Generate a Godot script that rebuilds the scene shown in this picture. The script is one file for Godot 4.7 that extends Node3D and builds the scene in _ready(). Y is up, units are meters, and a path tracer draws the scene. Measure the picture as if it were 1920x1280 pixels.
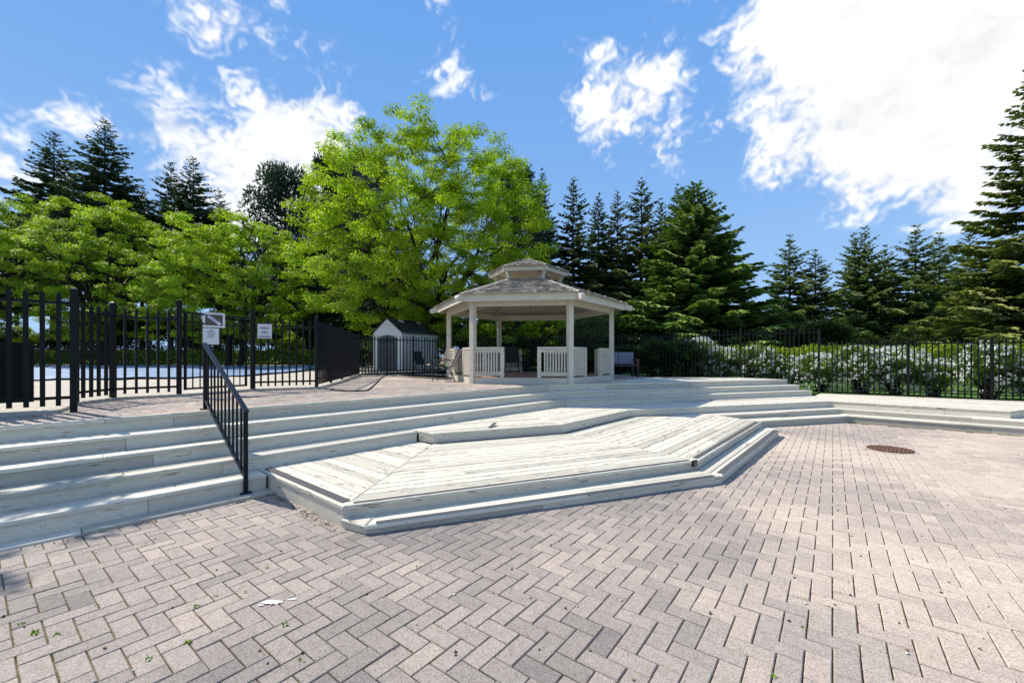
extends Node3D
# A sunny condominium terrace: herringbone pavers, painted timber steps and decks, a hexagonal gazebo,
# black picket fences, a pool yard and trees. X is to the right, "depth" d is metres away from the camera (-z).

const TERRACE := 0.77
const SLOPE := 0.0115
var rng := RandomNumberGenerator.new()
var M := {}
var used_names := {}

class MB:
	var v := PackedVector3Array()
	var n := PackedVector3Array()
	var u := PackedVector2Array()
	var c := PackedColorArray()
	var i := PackedInt32Array()
	var tint := Color(1, 1, 1)
	func face(p: PackedVector3Array, nrm: Vector3, t := PackedVector2Array()) -> void:
		var b := v.size()
		var has := t.size() == p.size()
		for k in p.size():
			v.append(p[k]); n.append(nrm); u.append(t[k] if has else Vector2(p[k].x, p[k].z)); c.append(tint)
		var flip: bool = (p[1] - p[0]).cross(p[2] - p[0]).dot(nrm) > 0.0
		for k in range(1, p.size() - 1):
			i.append(b)
			if flip:
				i.append(b + k + 1); i.append(b + k)
			else:
				i.append(b + k); i.append(b + k + 1)
	func quad(a: Vector3, b: Vector3, d: Vector3, e: Vector3, out_from := Vector3.INF) -> void:
		var nr := (b - a).cross(d - a)
		if nr.length_squared() < 1e-14:
			nr = (d - a).cross(e - a)
		nr = nr.normalized()
		if out_from != Vector3.INF and nr.dot((a + b + d + e) * 0.25 - out_from) < 0.0:
			nr = -nr
		var w := (b - a).length()
		var h := (e - a).length()
		face(PackedVector3Array([a, b, d, e]), nr, PackedVector2Array([Vector2(0, 0), Vector2(w, 0), Vector2(w, h), Vector2(0, h)]))
	func box(t: Transform3D, s: Vector3) -> void:
		var h := s * 0.5
		for ax in 3:
			for sg in [-1.0, 1.0]:
				var a := Vector3.ZERO; a[ax] = h[ax] * sg
				var e1 := Vector3.ZERO; e1[(ax + 1) % 3] = h[(ax + 1) % 3]
				var e2 := Vector3.ZERO; e2[(ax + 2) % 3] = h[(ax + 2) % 3]
				var nr := Vector3.ZERO; nr[ax] = sg
				var l1 := e1.length() * 2.0
				var l2 := e2.length() * 2.0
				var uv := PackedVector2Array([Vector2(0, 0), Vector2(l1, 0), Vector2(l1, l2), Vector2(0, l2)])
				if l2 > l1:
					uv = PackedVector2Array([Vector2(0, 0), Vector2(0, l1), Vector2(l2, l1), Vector2(l2, 0)])
				face(PackedVector3Array([t * (a - e1 - e2), t * (a + e1 - e2), t * (a + e1 + e2), t * (a - e1 + e2)]), (t.basis * nr).normalized(), uv)
	# a beam of rectangular section w x h between two points, up roughly along up
	func beam(a: Vector3, b: Vector3, w: float, h: float, up := Vector3.UP) -> void:
		var z := (b - a).normalized()
		var x := up.cross(z)
		if x.length() < 0.01:
			x = Vector3.RIGHT.cross(z)
			if x.length() < 0.01:
				x = Vector3.BACK.cross(z)
		x = x.normalized()
		box(Transform3D(Basis(x, z.cross(x).normalized(), z), (a + b) * 0.5), Vector3(w, h, (b - a).length()))
	func tube(pts: PackedVector3Array, rad: PackedFloat32Array, sides := 6, cap := true) -> void:
		var rings := []
		var prev_x := Vector3.ZERO
		var along := 0.0
		for k in pts.size():
			var z: Vector3
			if k == 0: z = pts[1] - pts[0]
			elif k == pts.size() - 1: z = pts[k] - pts[k - 1]
			else: z = pts[k + 1] - pts[k - 1]
			z = z.normalized()
			var x := prev_x - z * prev_x.dot(z)
			if x.length() < 0.05:
				x = z.cross(Vector3(0.31, 0.2, 0.93))
				if x.length() < 0.05: x = z.cross(Vector3.RIGHT)
			x = x.normalized()
			prev_x = x
			var y := z.cross(x)
			if k > 0: along += (pts[k] - pts[k - 1]).length()
			var first := v.size()
			for s in sides + 1:
				var a := TAU * s / sides
				var dir := x * cos(a) + y * sin(a)
				v.append(pts[k] + dir * rad[k]); n.append(dir); u.append(Vector2(float(s) / sides, along)); c.append(tint)
			rings.append(first)
		for k in pts.size() - 1:
			for s in sides:
				var a0: int = rings[k] + s
				var b0: int = rings[k + 1] + s
				i.append_array(PackedInt32Array([a0, b0, a0 + 1, a0 + 1, b0, b0 + 1]))
		if cap:
			for e in [0, pts.size() - 1]:
				var poly := PackedVector3Array()
				for s in sides: poly.append(v[rings[e] + s])
				var dirn: Vector3 = (pts[0] - pts[1]) if e == 0 else (pts[e] - pts[e - 1])
				face(poly, dirn.normalized())
	func leaf(p: Vector3, a: Vector3, s: Vector3, nr: Vector3, col: Color) -> void:
		if a.cross(s).dot(nr) < 0.0: nr = -nr
		var b := v.size()
		v.append(p); v.append(p + a * 0.45 + s); v.append(p + a); v.append(p + a * 0.45 - s)
		n.append(nr); n.append(nr); n.append(nr); n.append(nr)
		c.append(col); c.append(col); c.append(col); c.append(col)
		i.append(b); i.append(b + 1); i.append(b + 2); i.append(b); i.append(b + 2); i.append(b + 3)
	func mesh() -> ArrayMesh:
		var arr := []
		arr.resize(Mesh.ARRAY_MAX)
		arr[Mesh.ARRAY_VERTEX] = v
		arr[Mesh.ARRAY_NORMAL] = n
		if u.size() == v.size(): arr[Mesh.ARRAY_TEX_UV] = u
		arr[Mesh.ARRAY_COLOR] = c
		arr[Mesh.ARRAY_INDEX] = i
		var m := ArrayMesh.new()
		m.add_surface_from_arrays(Mesh.PRIMITIVE_TRIANGLES, arr)
		return m

# ------------------------------------------------------------------ small helpers
func V(x: float, y: float, d: float) -> Vector3:
	return Vector3(x, y, -d)

func V2(p: Vector2, y: float) -> Vector3:
	return Vector3(p.x, y, -p.y)

func lin(r: float, g: float, b: float) -> Color:
	return Color(r, g, b).linear_to_srgb()

func ground_y(d: float) -> float:
	return -SLOPE * d

func numbered(base: String) -> String:
	if not used_names.has(base):
		used_names[base] = 0
		return base
	used_names[base] += 1
	return "%s_%03d" % [base, used_names[base]]

func tag(o: Node, label: String, category: String, group := "", kind := "") -> Node:
	o.set_meta("label", label)
	o.set_meta("category", category)
	if group != "": o.set_meta("group", group)
	if kind != "": o.set_meta("kind", kind)
	return o

func thing(called: String, label: String, category: String, at := Vector3.ZERO, turn := 0.0, group := "") -> Node3D:
	var o := Node3D.new()
	o.name = numbered(called)
	add_child(o)
	o.position = at
	o.rotation.y = turn
	tag(o, label, category, group)
	return o

func part(called: String, m: Mesh, mat: Material, parent: Node, t := Transform3D()) -> MeshInstance3D:
	var o := MeshInstance3D.new()
	o.mesh = m
	o.material_override = mat
	o.transform = t
	o.cast_shadow = GeometryInstance3D.SHADOW_CASTING_SETTING_ON
	if parent == self:
		o.name = numbered(called)
		add_child(o)
	else:
		o.name = called
		parent.add_child(o, true)
	return o

func inset(poly: PackedVector2Array, c: float) -> PackedVector2Array:
	# moves every edge of a convex outline inwards by c
	var k := poly.size()
	var cen := Vector2.ZERO
	for p in poly: cen += p / k
	var out := PackedVector2Array()
	for j in k:
		var p0 := poly[(j + k - 1) % k]
		var p1 := poly[j]
		var p2 := poly[(j + 1) % k]
		var d1 := (p1 - p0).normalized()
		var d2 := (p2 - p1).normalized()
		var n1 := Vector2(-d1.y, d1.x)
		if n1.dot(cen - p1) < 0: n1 = -n1
		var n2 := Vector2(-d2.y, d2.x)
		if n2.dot(cen - p1) < 0: n2 = -n2
		var b := n1 + n2
		var den := b.dot(n1)
		out.append(p1 + b * (c / maxf(den, 0.35)))
	return out

func clean(poly: PackedVector2Array) -> PackedVector2Array:
	var out := PackedVector2Array()
	for k in poly.size():
		var p := poly[k]
		var q := poly[(k + 1) % poly.size()]
		if p.distance_to(q) > 0.004: out.append(p)
	return out

# a board: outline in (x, depth), from y0 up to y1, upper edges chamfered, texture running along dir
func board_mesh(poly: PackedVector2Array, y0: float, y1: float, dir: Vector2, ch := 0.005) -> ArrayMesh:
	var mb := MB.new()
	var off := Vector2(rng.randf() * 7.0, rng.randf() * 7.0)
	var side := Vector2(-dir.y, dir.x)
	var top := inset(poly, ch)
	var pt := PackedVector3Array()
	var ut := PackedVector2Array()
	for p in top:
		pt.append(V2(p, y1))
		ut.append(Vector2(p.dot(dir), p.dot(side)) + off)
	mb.face(pt, Vector3.UP, ut)
	var cen := Vector2.ZERO
	for p in poly: cen += p / poly.size()
	for j in poly.size():
		var a := poly[j]
		var b := poly[(j + 1) % poly.size()]
		var ta := top[j]
		var tb := top[(j + 1) % poly.size()]
		var e := (b - a).normalized()
		var nn := Vector2(-e.y, e.x)
		if nn.dot(a - cen) < 0: nn = -nn
		var n3 := Vector3(nn.x, 0, -nn.y)
		var ua := a.dot(e)
		var ub := b.dot(e)
		mb.face(PackedVector3Array([V2(a, y0), V2(b, y0), V2(b, y1 - ch), V2(a, y1 - ch)]), n3, PackedVector2Array([Vector2(ua, y0) + off, Vector2(ub, y0) + off, Vector2(ub, y1 - ch) + off, Vector2(ua, y1 - ch) + off]))
		mb.face(PackedVector3Array([V2(a, y1 - ch), V2(b, y1 - ch), V2(tb, y1), V2(ta, y1)]), (n3 + Vector3.UP).normalized(), PackedVector2Array([Vector2(ua, y1 - ch) + off, Vector2(ub, y1 - ch) + off, Vector2(ub, y1) + off, Vector2(ua, y1) + off]))
	return mb.mesh()

# cuts an outline into boards of a width that run along dir
func plank_outlines(poly: PackedVector2Array, dir: Vector2, width: float, gap: float, start: Vector2, longest := 0.0) -> Array:
	var side := Vector2(-dir.y, dir.x)
	var lo := INF
	var hi := -INF
	var l0 := INF
	var l1 := -INF
	for p in poly:
		lo = minf(lo, (p - start).dot(side)); hi = maxf(hi, (p - start).dot(side))
		l0 = minf(l0, p.dot(dir)); l1 = maxf(l1, p.dot(dir))
	var out := []
	var k0 := floori(lo / width + 0.001)
	var k1 := ceili(hi / width - 0.001)
	for k in range(k0, k1):
		var a := start.dot(side) + k * width + gap * 0.5
		var b := a + width - gap
		var cuts := [l0 - 0.5, l1 + 0.5]
		if longest > 0.0:
			cuts = [l0 - 0.5]
			var s := l0 + longest * (0.25 + 0.7 * rng.randf())
			while s < l1 - 0.5:
				cuts.append(s); s += longest * (0.8 + 0.2 * rng.randf())
			cuts.append(l1 + 0.5)
		for q in cuts.size() - 1:
			var f: float = cuts[q] + gap * 0.4
			var g: float = cuts[q + 1] - gap * 0.4
			var strip := PackedVector2Array([dir * f + side * a, dir * g + side * a, dir * g + side * b, dir * f + side * b])
			for r in Geometry2D.intersect_polygons(strip, poly):
				var cl := clean(r)
				if cl.size() < 3: continue
				var area := 0.0
				for j in cl.size(): area += cl[j].cross(cl[(j + 1) % cl.size()])
				if absf(area) * 0.5 > 0.004: out.append(cl)
	return out

func offset_line(pts: PackedVector2Array, dist: float) -> PackedVector2Array:
	# shifts an open polyline sideways (to the left of its direction is positive)
	var out := PackedVector2Array()
	for k in pts.size():
		var d1 := (pts[k] - pts[maxi(k - 1, 0)]).normalized() if k > 0 else (pts[1] - pts[0]).normalized()
		var d2 := (pts[k + 1] - pts[k]).normalized() if k < pts.size() - 1 else d1
		var n1 := Vector2(-d1.y, d1.x)
		var n2 := Vector2(-d2.y, d2.x)
		var b := n1 + n2
		out.append(pts[k] + b * (dist / b.dot(n1)))
	return out

# boards lying between two offsets of a polyline
func run_boards(parent: Node, called: String, line: PackedVector2Array, o0: float, o1: float, y0: float, y1: float, mat: Array, longest: float, ch := 0.006) -> void:
	var a := offset_line(line, o0)
	var b := offset_line(line, o1)
	for k in line.size() - 1:
		var dir := (line[k + 1] - line[k]).normalized()
		var quad := PackedVector2Array([a[k], a[k + 1], b[k + 1], b[k]])
		var side := Vector2(-dir.y, dir.x)
		var l0 := minf(a[k].dot(dir), b[k].dot(dir)) - 0.1
		var l1 := maxf(a[k + 1].dot(dir), b[k + 1].dot(dir)) + 0.1
		var cuts := [l0]
		var s := l0 + longest * (0.5 + 0.45 * rng.randf())
		while s < l1 - 0.7:
			cuts.append(s); s += longest * (0.85 + 0.3 * rng.randf())
		cuts.append(l1)
		for q in cuts.size() - 1:
			var f: float = cuts[q] + 0.002
			var g: float = cuts[q + 1] - 0.002
			var w0 := line[k].dot(side) - 5.0
			var w1 := line[k].dot(side) + 5.0
			var slab := PackedVector2Array([dir * f + side * w0, dir * g + side * w0, dir * g + side * w1, dir * f + side * w1])
			for r in Geometry2D.intersect_polygons(quad, slab):
				var cl := clean(r)
				if cl.size() < 3: continue
				var dy := rng.randf_range(-0.003, 0.003)
				part(called, board_mesh(cl, y0, y1 + dy, dir, ch), mat[rng.randi() % mat.size()], parent)

func in_frame(p: Vector3, margin := 0.0) -> bool:
	var d := -p.z
	if d < 0.3: return false
	var x := p.x / d * 785.0
	var y := (1.467 - p.y) / d * 785.0
	return absf(x) < 960.0 + margin and y < 609.0 + margin and y > -671.0 - margin

# ------------------------------------------------------------------ materials
func noise(sd: int, freq: float, oct := 4, type := FastNoiseLite.TYPE_SIMPLEX_SMOOTH) -> FastNoiseLite:
	var f := FastNoiseLite.new()
	f.seed = sd
	f.noise_type = type
	f.frequency = freq
	f.fractal_type = FastNoiseLite.FRACTAL_FBM if oct > 1 else FastNoiseLite.FRACTAL_NONE
	f.fractal_octaves = oct
	return f

func tex(w: int, h: int, fn: Callable) -> ImageTexture:
	var data := PackedByteArray()
	data.resize(w * h * 3)
	var k := 0
	for y in h:
		for x in w:
			var c: Color = fn.call(x, y)
			data[k] = clampi(int(c.r * 255.0), 0, 255)
			data[k + 1] = clampi(int(c.g * 255.0), 0, 255)
			data[k + 2] = clampi(int(c.b * 255.0), 0, 255)
			k += 3
	return ImageTexture.create_from_image(Image.create_from_data(w, h, false, Image.FORMAT_RGB8, data))

func wrapn(f: FastNoiseLite, x: float, y: float, w: float, h: float, sx := 1.0, sy := 1.0) -> float:
	# noise that repeats over w x h
	var ax := TAU * x / w
	var ay := TAU * y / h
	var rx := w * sx / TAU
	var ry := h * sy / TAU
	return f.get_noise_3d(cos(ax) * rx + 11.0, sin(ax) * rx + cos(ay) * ry, sin(ay) * ry + 5.0)

func mat(called: String, col: Color, rough := 0.8, t: Texture2D = null, tile := Vector3.ONE, triplanar := false) -> StandardMaterial3D:
	var m := StandardMaterial3D.new()
	m.resource_name = called
	m.albedo_color = col
	m.roughness = rough
	m.metallic_specular = 0.4
	if t:
		m.albedo_texture = t
		m.uv1_scale = tile
		if triplanar:
			m.uv1_triplanar = true
			m.uv1_world_triplanar = true
	return m

func relief(m: StandardMaterial3D, t: Texture2D, cm: float) -> StandardMaterial3D:
	m.heightmap_enabled = true
	m.heightmap_texture = t
	m.heightmap_scale = cm
	return m

func leafy(called: String, rough := 0.55, back := Color(0.9, 1.0, 0.35), share := 0.9) -> StandardMaterial3D:
	var m := StandardMaterial3D.new()
	m.resource_name = called
	m.albedo_color = Color(1, 1, 1)
	m.vertex_color_use_as_albedo = true
	m.roughness = rough
	m.metallic_specular = 0.35
	m.cull_mode = BaseMaterial3D.CULL_DISABLED
	m.backlight_enabled = true
	m.backlight = lin(back.r * share, back.g * share, back.b * share)
	return m

func make_materials() -> void:
	# painted boards: off-white paint, cracked along the grain and flaked to grey wood
	var fine := noise(3, 0.05, 3)
	var coarse := noise(8, 0.012, 3)
	var hair := noise(21, 0.09, 2)
	var pair := [PackedByteArray(), PackedByteArray()]
	var lims := [0.44, 0.57]
	for q in 2: pair[q].resize(1024 * 512 * 3)
	var at := 0
	for y in 512:
		for x in 1024:
			var w := wrapn(coarse, x, y, 1024, 512, 0.6, 1.6)
			var streak := wrapn(fine, x, y, 1024, 512, 0.16, 2.6)
			var crack := wrapn(hair, x, y, 1024, 512, 0.10, 2.2)
			var t := streak + 0.55 * w
			var line := absf(crack) < 0.012 and w > 0.02
			for q in 2:
				var c := Color(0.806, 0.793, 0.748) * (1.0 + 0.045 * streak + 0.045 * w)
				var lim: float = lims[q]
				if t > lim + 0.06: c = Color(0.42, 0.39, 0.34) * (1.0 + 0.5 * crack)
				elif t > lim: c = Color(0.62, 0.605, 0.55)
				if line: c = c.lerp(Color(0.36, 0.34, 0.3), 0.75)
				pair[q][at] = clampi(int(c.r * 255.0), 0, 255)
				pair[q][at + 1] = clampi(int(c.g * 255.0), 0, 255)
				pair[q][at + 2] = clampi(int(c.b * 255.0), 0, 255)
			at += 3
	var t_deck := ImageTexture.create_from_image(Image.create_from_data(1024, 512, false, Image.FORMAT_RGB8, pair[0]))
	var t_riser := ImageTexture.create_from_image(Image.create_from_data(1024, 512, false, Image.FORMAT_RGB8, pair[1]))
	for k in 5:
		var g := [1.03, 1.0, 0.965, 0.93, 0.885][k] as float
		var m := mat("deck paint", Color(g, g * 0.985, g * 0.955), 0.6, t_deck, Vector3(0.45, 0.9, 1))
		relief(m, t_deck, 0.12)
		M["deck%d" % k] = m
		var r := mat("step paint", Color(g, g * 0.985, g * 0.955), 0.6, t_riser, Vector3(0.4, 0.8, 1))
		relief(r, t_riser, 0.1)
		M["riser%d" % k] = r
	M.deck = [M.deck0, M.deck0, M.deck1, M.deck1, M.deck2, M.deck3, M.deck4]
	M.riser = [M.riser0, M.riser0, M.riser1, M.riser1, M.riser2, M.riser3, M.riser4]
	# aggregate of the pavers
	var gr := noise(5, 0.16, 2, FastNoiseLite.TYPE_CELLULAR)
	gr.cellular_return_type = FastNoiseLite.RETURN_CELL_VALUE
	var gr2 := noise(6, 0.35, 1, FastNoiseLite.TYPE_CELLULAR)
	gr2.cellular_return_type = FastNoiseLite.RETURN_CELL_VALUE
	var blot := noise(7, 0.012, 3)
	var t_agg := tex(512, 512, func(x, y):
		var a := gr.get_noise_2d(x, y)
		var b := gr2.get_noise_2d(x, y)
		var l := 0.87 + 0.1 * a + 0.08 * b + 0.05 * wrapn(blot, x, y, 512, 512)
		if b > 0.82: l += 0.1
		if a < -0.86: l -= 0.2
		return Color(l * 1.0, l * (0.985 + 0.02 * b), l * (0.965 + 0.03 * a)))
	M.t_agg = t_agg
	# tones: 0 pink-beige ... warm light, 8.. grey
	var tones := [[0.67, 0.57, 0.48], [0.62, 0.526, 0.446], [0.575, 0.487, 0.418], [0.52, 0.446, 0.389], [0.475, 0.411, 0.366], [0.43, 0.378, 0.342], [0.39, 0.346, 0.315], [0.35, 0.314, 0.289], [0.31, 0.281, 0.261], [0.27, 0.248, 0.234]]
	M.paver = []
	M.tones = tones
	for q in tones:
		var m := mat("paver", lin(q[0], q[1], q[2]), 0.92, t_agg, Vector3.ONE * 1.7, true)
		relief(m, t_agg, 0.22)
		M.paver.append(m)
	M.paver_many = mat("pavers", Color(1, 1, 1), 0.92, t_agg, Vector3.ONE * 1.7, true)
	relief(M.paver_many, t_agg, 0.22)
	M.paver_many.vertex_color_use_as_albedo = true
	var soil := noise(31, 0.05, 4)
	var moss := noise(32, 0.012, 3)
	var t_sand := tex(512, 512, func(x, y):
		var s := wrapn(soil, x, y, 512, 512)
		var g := smoothstep(0.0, 0.35, wrapn(moss, x, y, 512, 512))
		return Color(0.42 + 0.12 * s, 0.35 + 0.1 * s, 0.26 + 0.08 * s).lerp(Color(0.33 + 0.1 * s, 0.33 + 0.1 * s, 0.13), g * 0.7))
	M.sand = mat("joint sand and moss", Color(1, 1, 1), 0.98, t_sand, Vector3.ONE * 0.7, true)
	var t_conc := tex(512, 512, func(x, y):
		var s := wrapn(soil, x, y, 512, 512, 2.0, 2.0)
		var b := wrapn(moss, x, y, 512, 512)
		var l := 0.86 + 0.07 * s + 0.07 * b
		return Color(l, l * 0.985, l * 0.95))
	M.concrete = mat("concrete", Color(0.80, 0.775, 0.74), 0.9, t_conc, Vector3.ONE * 0.5, true)
	relief(M.concrete, t_conc, 0.1)
	M.metal = mat("black painted steel", lin(0.009, 0.009, 0.0105), 0.5)
	M.metal.metallic_specular = 0.32
	M.metal2 = mat("weathered black steel", lin(0.014, 0.0145, 0.017), 0.24)
	M.pipe = mat("grey plastic sleeve", lin(0.3, 0.33, 0.4), 0.5)
	var grain := noise(41, 0.03, 4)
	var t_wood := tex(512, 512, func(x, y):
		var s := wrapn(grain, x, y, 512, 512, 0.15, 2.2)
		var l := 0.78 + 0.3 * s
		return Color(l, l * 0.97, l * 0.93))
	M.t_wood = t_wood
	M.darkboard = mat("dark plywood", lin(0.03, 0.028, 0.032), 0.7, t_wood, Vector3(0.8, 0.8, 1))
	M.shingle = mat("cedar shingle", Color(1, 1, 1), 0.9, t_wood, Vector3(2.0, 2.0, 1))
	M.shingle.vertex_color_use_as_albedo = true
	M.gz = mat("gazebo paint", lin(0.82, 0.785, 0.705), 0.6, t_conc, Vector3(0.9, 0.9, 0.9), true)
	M.gz_dark = M.gz
	M.grip = mat("grey grip strip", lin(0.11, 0.115, 0.125), 0.95, t_agg, Vector3.ONE * 3.0, true)
	M.brick_floor = mat("red brown floor", lin(0.42, 0.27, 0.21), 0.9, t_agg, Vector3.ONE * 1.2, true)
	M.shed_white = mat("white resin", lin(0.86, 0.86, 0.86), 0.5, t_conc, Vector3.ONE * 0.8, true)
	M.shed_door = mat("grey resin door", lin(0.105, 0.1, 0.105), 0.55)
	M.shed_roof = mat("dark shingle", Color(1, 1, 1), 0.9, t_agg, Vector3.ONE * 1.5, true)
	M.shed_roof.vertex_color_use_as_albedo = true
	M.glass = mat("dark pane", lin(0.02, 0.022, 0.026), 0.12)
	var t_rust := tex(256, 256, func(x, y):
		var s := wrapn(soil, x, y, 256, 256, 2.0, 2.0)
		return Color(0.42 + 0.12 * s, 0.31 + 0.1 * s, 0.25 + 0.08 * s))
	M.rust = mat("rusty iron", Color(1, 1, 1), 0.9, t_rust, Vector3.ONE * 2.0, true)
	var t_bark := tex(256, 512, func(x, y):
		var s := wrapn(grain, x, y, 256, 512, 2.6, 0.35)
		var l := 0.5 + 0.45 * s
		return Color(l, l * 0.95, l * 0.9))
	M.bark = mat("bark", lin(0.13, 0.11, 0.095), 0.95, t_bark, Vector3(3, 1, 1))
	relief(M.bark, t_bark, 1.0)
	M.bark_grey = mat("spruce bark", lin(0.2, 0.18, 0.165), 0.95, t_bark, Vector3(3, 1, 1))
	M.leaf = leafy("leaves")
	M.needle = leafy("needles", 0.6, Color(0.75, 0.95, 0.45), 0.5)
	M.petal = leafy("petals", 0.6, Color(1, 1, 1), 0.5)
	var t_grass := tex(512, 512, func(x, y):
		var s := wrapn(soil, x, y, 512, 512, 2.0, 2.0)
		var b := wrapn(moss, x, y, 512, 512)
		return Color(0.29 + 0.1 * s + 0.08 * b, 0.42 + 0.12 * s + 0.05 * b, 0.13 + 0.05 * s))
	M.grass = mat("lawn", Color(1, 1, 1), 0.95, t_grass, Vector3.ONE * 0.35, true)
	var t_cover := tex(512, 512, func(x, y):
		var s := wrapn(moss, x, y, 512, 512, 1.0, 2.0)
		var f := wrapn(soil, x, y, 512, 512)
		return Color(0.42 + 0.12 * s + 0.03 * f, 0.53 + 0.11 * s + 0.03 * f, 0.67 + 0.1 * s))
	M.cover = mat("blue pool cover", Color(1, 1, 1), 0.45, t_cover, Vector3.ONE * 0.2, true)
	relief(M.cover, t_cover, 3.0)
	M.sling = mat("light grey sling", lin(0.74, 0.74, 0.74), 0.8)
	M.sling_tan = mat("tan sling", lin(0.3, 0.22, 0.17), 0.85)
	M.sling_dark = mat("dark sling", lin(0.03, 0.032, 0.042), 0.8)
	M.cushion = mat("blue grey cushion", lin(0.16, 0.18, 0.24), 0.9)
	M.bench = mat("dark brown timber", lin(0.07, 0.045, 0.035), 0.7, t_wood, Vector3(1, 1, 1))
	M.white = mat("white sign", lin(0.72, 0.72, 0.74), 0.5)
	M.rubber = mat("black hose", lin(0.02, 0.02, 0.022), 0.6)
	M.tower = mat("grey cladding", lin(0.2, 0.2, 0.215), 0.8, t_conc, Vector3.ONE * 0.06, true)
	M.railing_pink = mat("faded red rail", lin(0.42, 0.22, 0.19), 0.7)
	M.splash = mat("white paint splash", lin(0.68, 0.66, 0.63), 0.7)

func print_lines(w: int, h: int, draw: Array, back: Color) -> ImageTexture:
	var im := Image.create(w, h, false, Image.FORMAT_RGB8)
	im.fill(back)
	for d in draw:
		im.fill_rect(d[0], d[1])
	return ImageTexture.create_from_image(im)

# ------------------------------------------------------------------ sky: air and clouds
func make_sky() -> ImageTexture:
	var w := 2048
	var h := 1024
	var big := noise(17, 1.1, 6)
	var wisp := noise(77, 2.6, 5)
	# cloud banks: direction (x right, y up, z depth 1), spread, strength
	var banks := []
	for b in [[0.82, 0.70, 0.22, 0.84], [1.06, 0.66, 0.24, 0.92], [1.15, 0.88, 0.2, 0.8], [0.64, 0.78, 0.12, 0.75], [0.92, 0.50, 0.12, 0.6], [0.65, 0.485, 0.06, 0.6], [1.09, 0.37, 0.07, 0.8],
			[-0.52, 0.53, 0.13, 0.82], [-0.60, 0.40, 0.14, 0.82], [-0.43, 0.52, 0.11, 0.72], [-0.62, 0.33, 0.11, 0.7],
			[0.27, 0.71, 0.10, 0.68], [0.34, 0.63, 0.09, 0.66], [0.22, 0.56, 0.085, 0.8], [0.36, 0.475, 0.085, 0.78],
			[-0.66, 0.82, 0.14, 0.74], [-0.14, 0.69, 0.085, 0.72], [-0.87, 0.57, 0.085, 0.75], [-0.76, 0.53, 0.06, 0.65], [-1.20, 0.44, 0.08, 0.85], [-1.06, 0.56, 0.05, 0.6], [-0.20, 0.86, 0.06, 0.6]]:
		banks.append([Vector3(b[0], b[1], -1.0).normalized(), b[2] as float, b[3] as float])
	# the same kind of banks go on all round, outside the frame
	var r := RandomNumberGenerator.new()
	r.seed = 4
	for k in 26:
		var az := r.randf_range(1.25, TAU - 1.25)
		var el := r.randf_range(0.18, 0.95)
		banks.append([Vector3(sin(az) * cos(el), sin(el), -cos(az) * cos(el)), r.randf_range(0.09, 0.26), r.randf_range(0.35, 0.9)])
	# the banks on a coarse grid first
	var cw := 256
	var ch := 128
	var coarse := PackedFloat32Array()
	coarse.resize((cw + 1) * (ch + 1))
	for y in ch + 1:
		var el := PI * (0.5 - float(y) / ch)
		for x in cw + 1:
			var az := TAU * float(x) / cw
			var d := Vector3(sin(az) * cos(el), sin(el), -cos(az) * cos(el))
			var sum := 0.0
			for b in banks:
				var dt: float = 1.0 - d.dot(b[0])
				var s2: float = b[1] * b[1]
				if dt < 1.4 * s2: sum += b[2] * exp(-dt / (0.28 * s2))
			coarse[y * (cw + 1) + x] = sum
	var data := PackedFloat32Array()
	data.resize(w * h * 3)
	for y in h:
		var el := PI * (0.5 - (y + 0.5) / h)
		var sy := sin(el)
		var cy := cos(el)
		var f := pow(1.0 - clampf(sy, 0.0, 1.0), 2.4)
		var blue := Vector3(0.105, 0.285, 0.66).lerp(Vector3(0.36, 0.55, 0.80), f)
		var gy := (y + 0.5) * ch / h
		var y0 := int(gy)
		var fy := gy - y0
		for x in w:
			var k := (y * w + x) * 3
			var c := blue
			if el < -0.02:
				c = Vector3(0.2, 0.2, 0.17)
			else:
				var gx := (x + 0.5) * cw / w
				var x0 := int(gx)
				var fx := gx - x0
				var i0 := y0 * (cw + 1) + x0
				var bank := lerpf(lerpf(coarse[i0], coarse[i0 + 1], fx), lerpf(coarse[i0 + cw + 1], coarse[i0 + cw + 2], fx), fy)
				if bank > 0.02:
					var az := TAU * (x + 0.5) / w
					var d := Vector3(sin(az) * cy, sy, -cos(az) * cy)
					var n1 := big.get_noise_3d(d.x * 6.5 + 3.1, d.y * 8.5, d.z * 6.5)
					var n2 := wisp.get_noise_3d(d.x * 9.0 + 2.0 * n1, d.y * 13.0 + 1.5 * n1, d.z * 9.0)
					var den := bank * 1.12 + n1 * 0.95 + n2 * 0.6 - 0.70
					var a := smoothstep(-0.22, 0.5, den)
					var lit := 0.84 + 0.13 * clampf(n1 * 1.2 + n2 * 0.7, -0.8, 0.6)
					c = blue.lerp(Vector3(0.97, 0.98, 1.0) * lit, a * clampf(bank * 6.0, 0.0, 1.0))
			data[k] = c.x; data[k + 1] = c.y; data[k + 2] = c.z
	var im := Image.create_from_data(w, h, false, Image.FORMAT_RGBF, data.to_byte_array())
	return ImageTexture.create_from_image(im)

# ------------------------------------------------------------------ plan of the place, (x, depth)
const U1 := Vector2(0.678, 0.735)
const N1 := Vector2(-0.735, 0.678)
const L := [0.04, 0.15, 0.305, 0.46, 0.615, 0.77]
var A := PackedVector2Array([Vector2(-2.78, 4.74), Vector2(-1.5, 3.71), Vector2(2.4, 5.38), Vector2(5.2, 8.69), Vector2(4.71, 9.62), Vector2(4.59, 10.0)])
var B := PackedVector2Array([Vector2(-1.49, 6.64), Vector2(-1.22, 6.45), Vector2(0.91, 7.36), Vector2(2.67, 9.4), Vector2(8.56, 11.26), Vector2(10.88, 9.12), Vector2(13.6, 10.3)])
const YAW := 0.6544
const PW := 0.112

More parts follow.
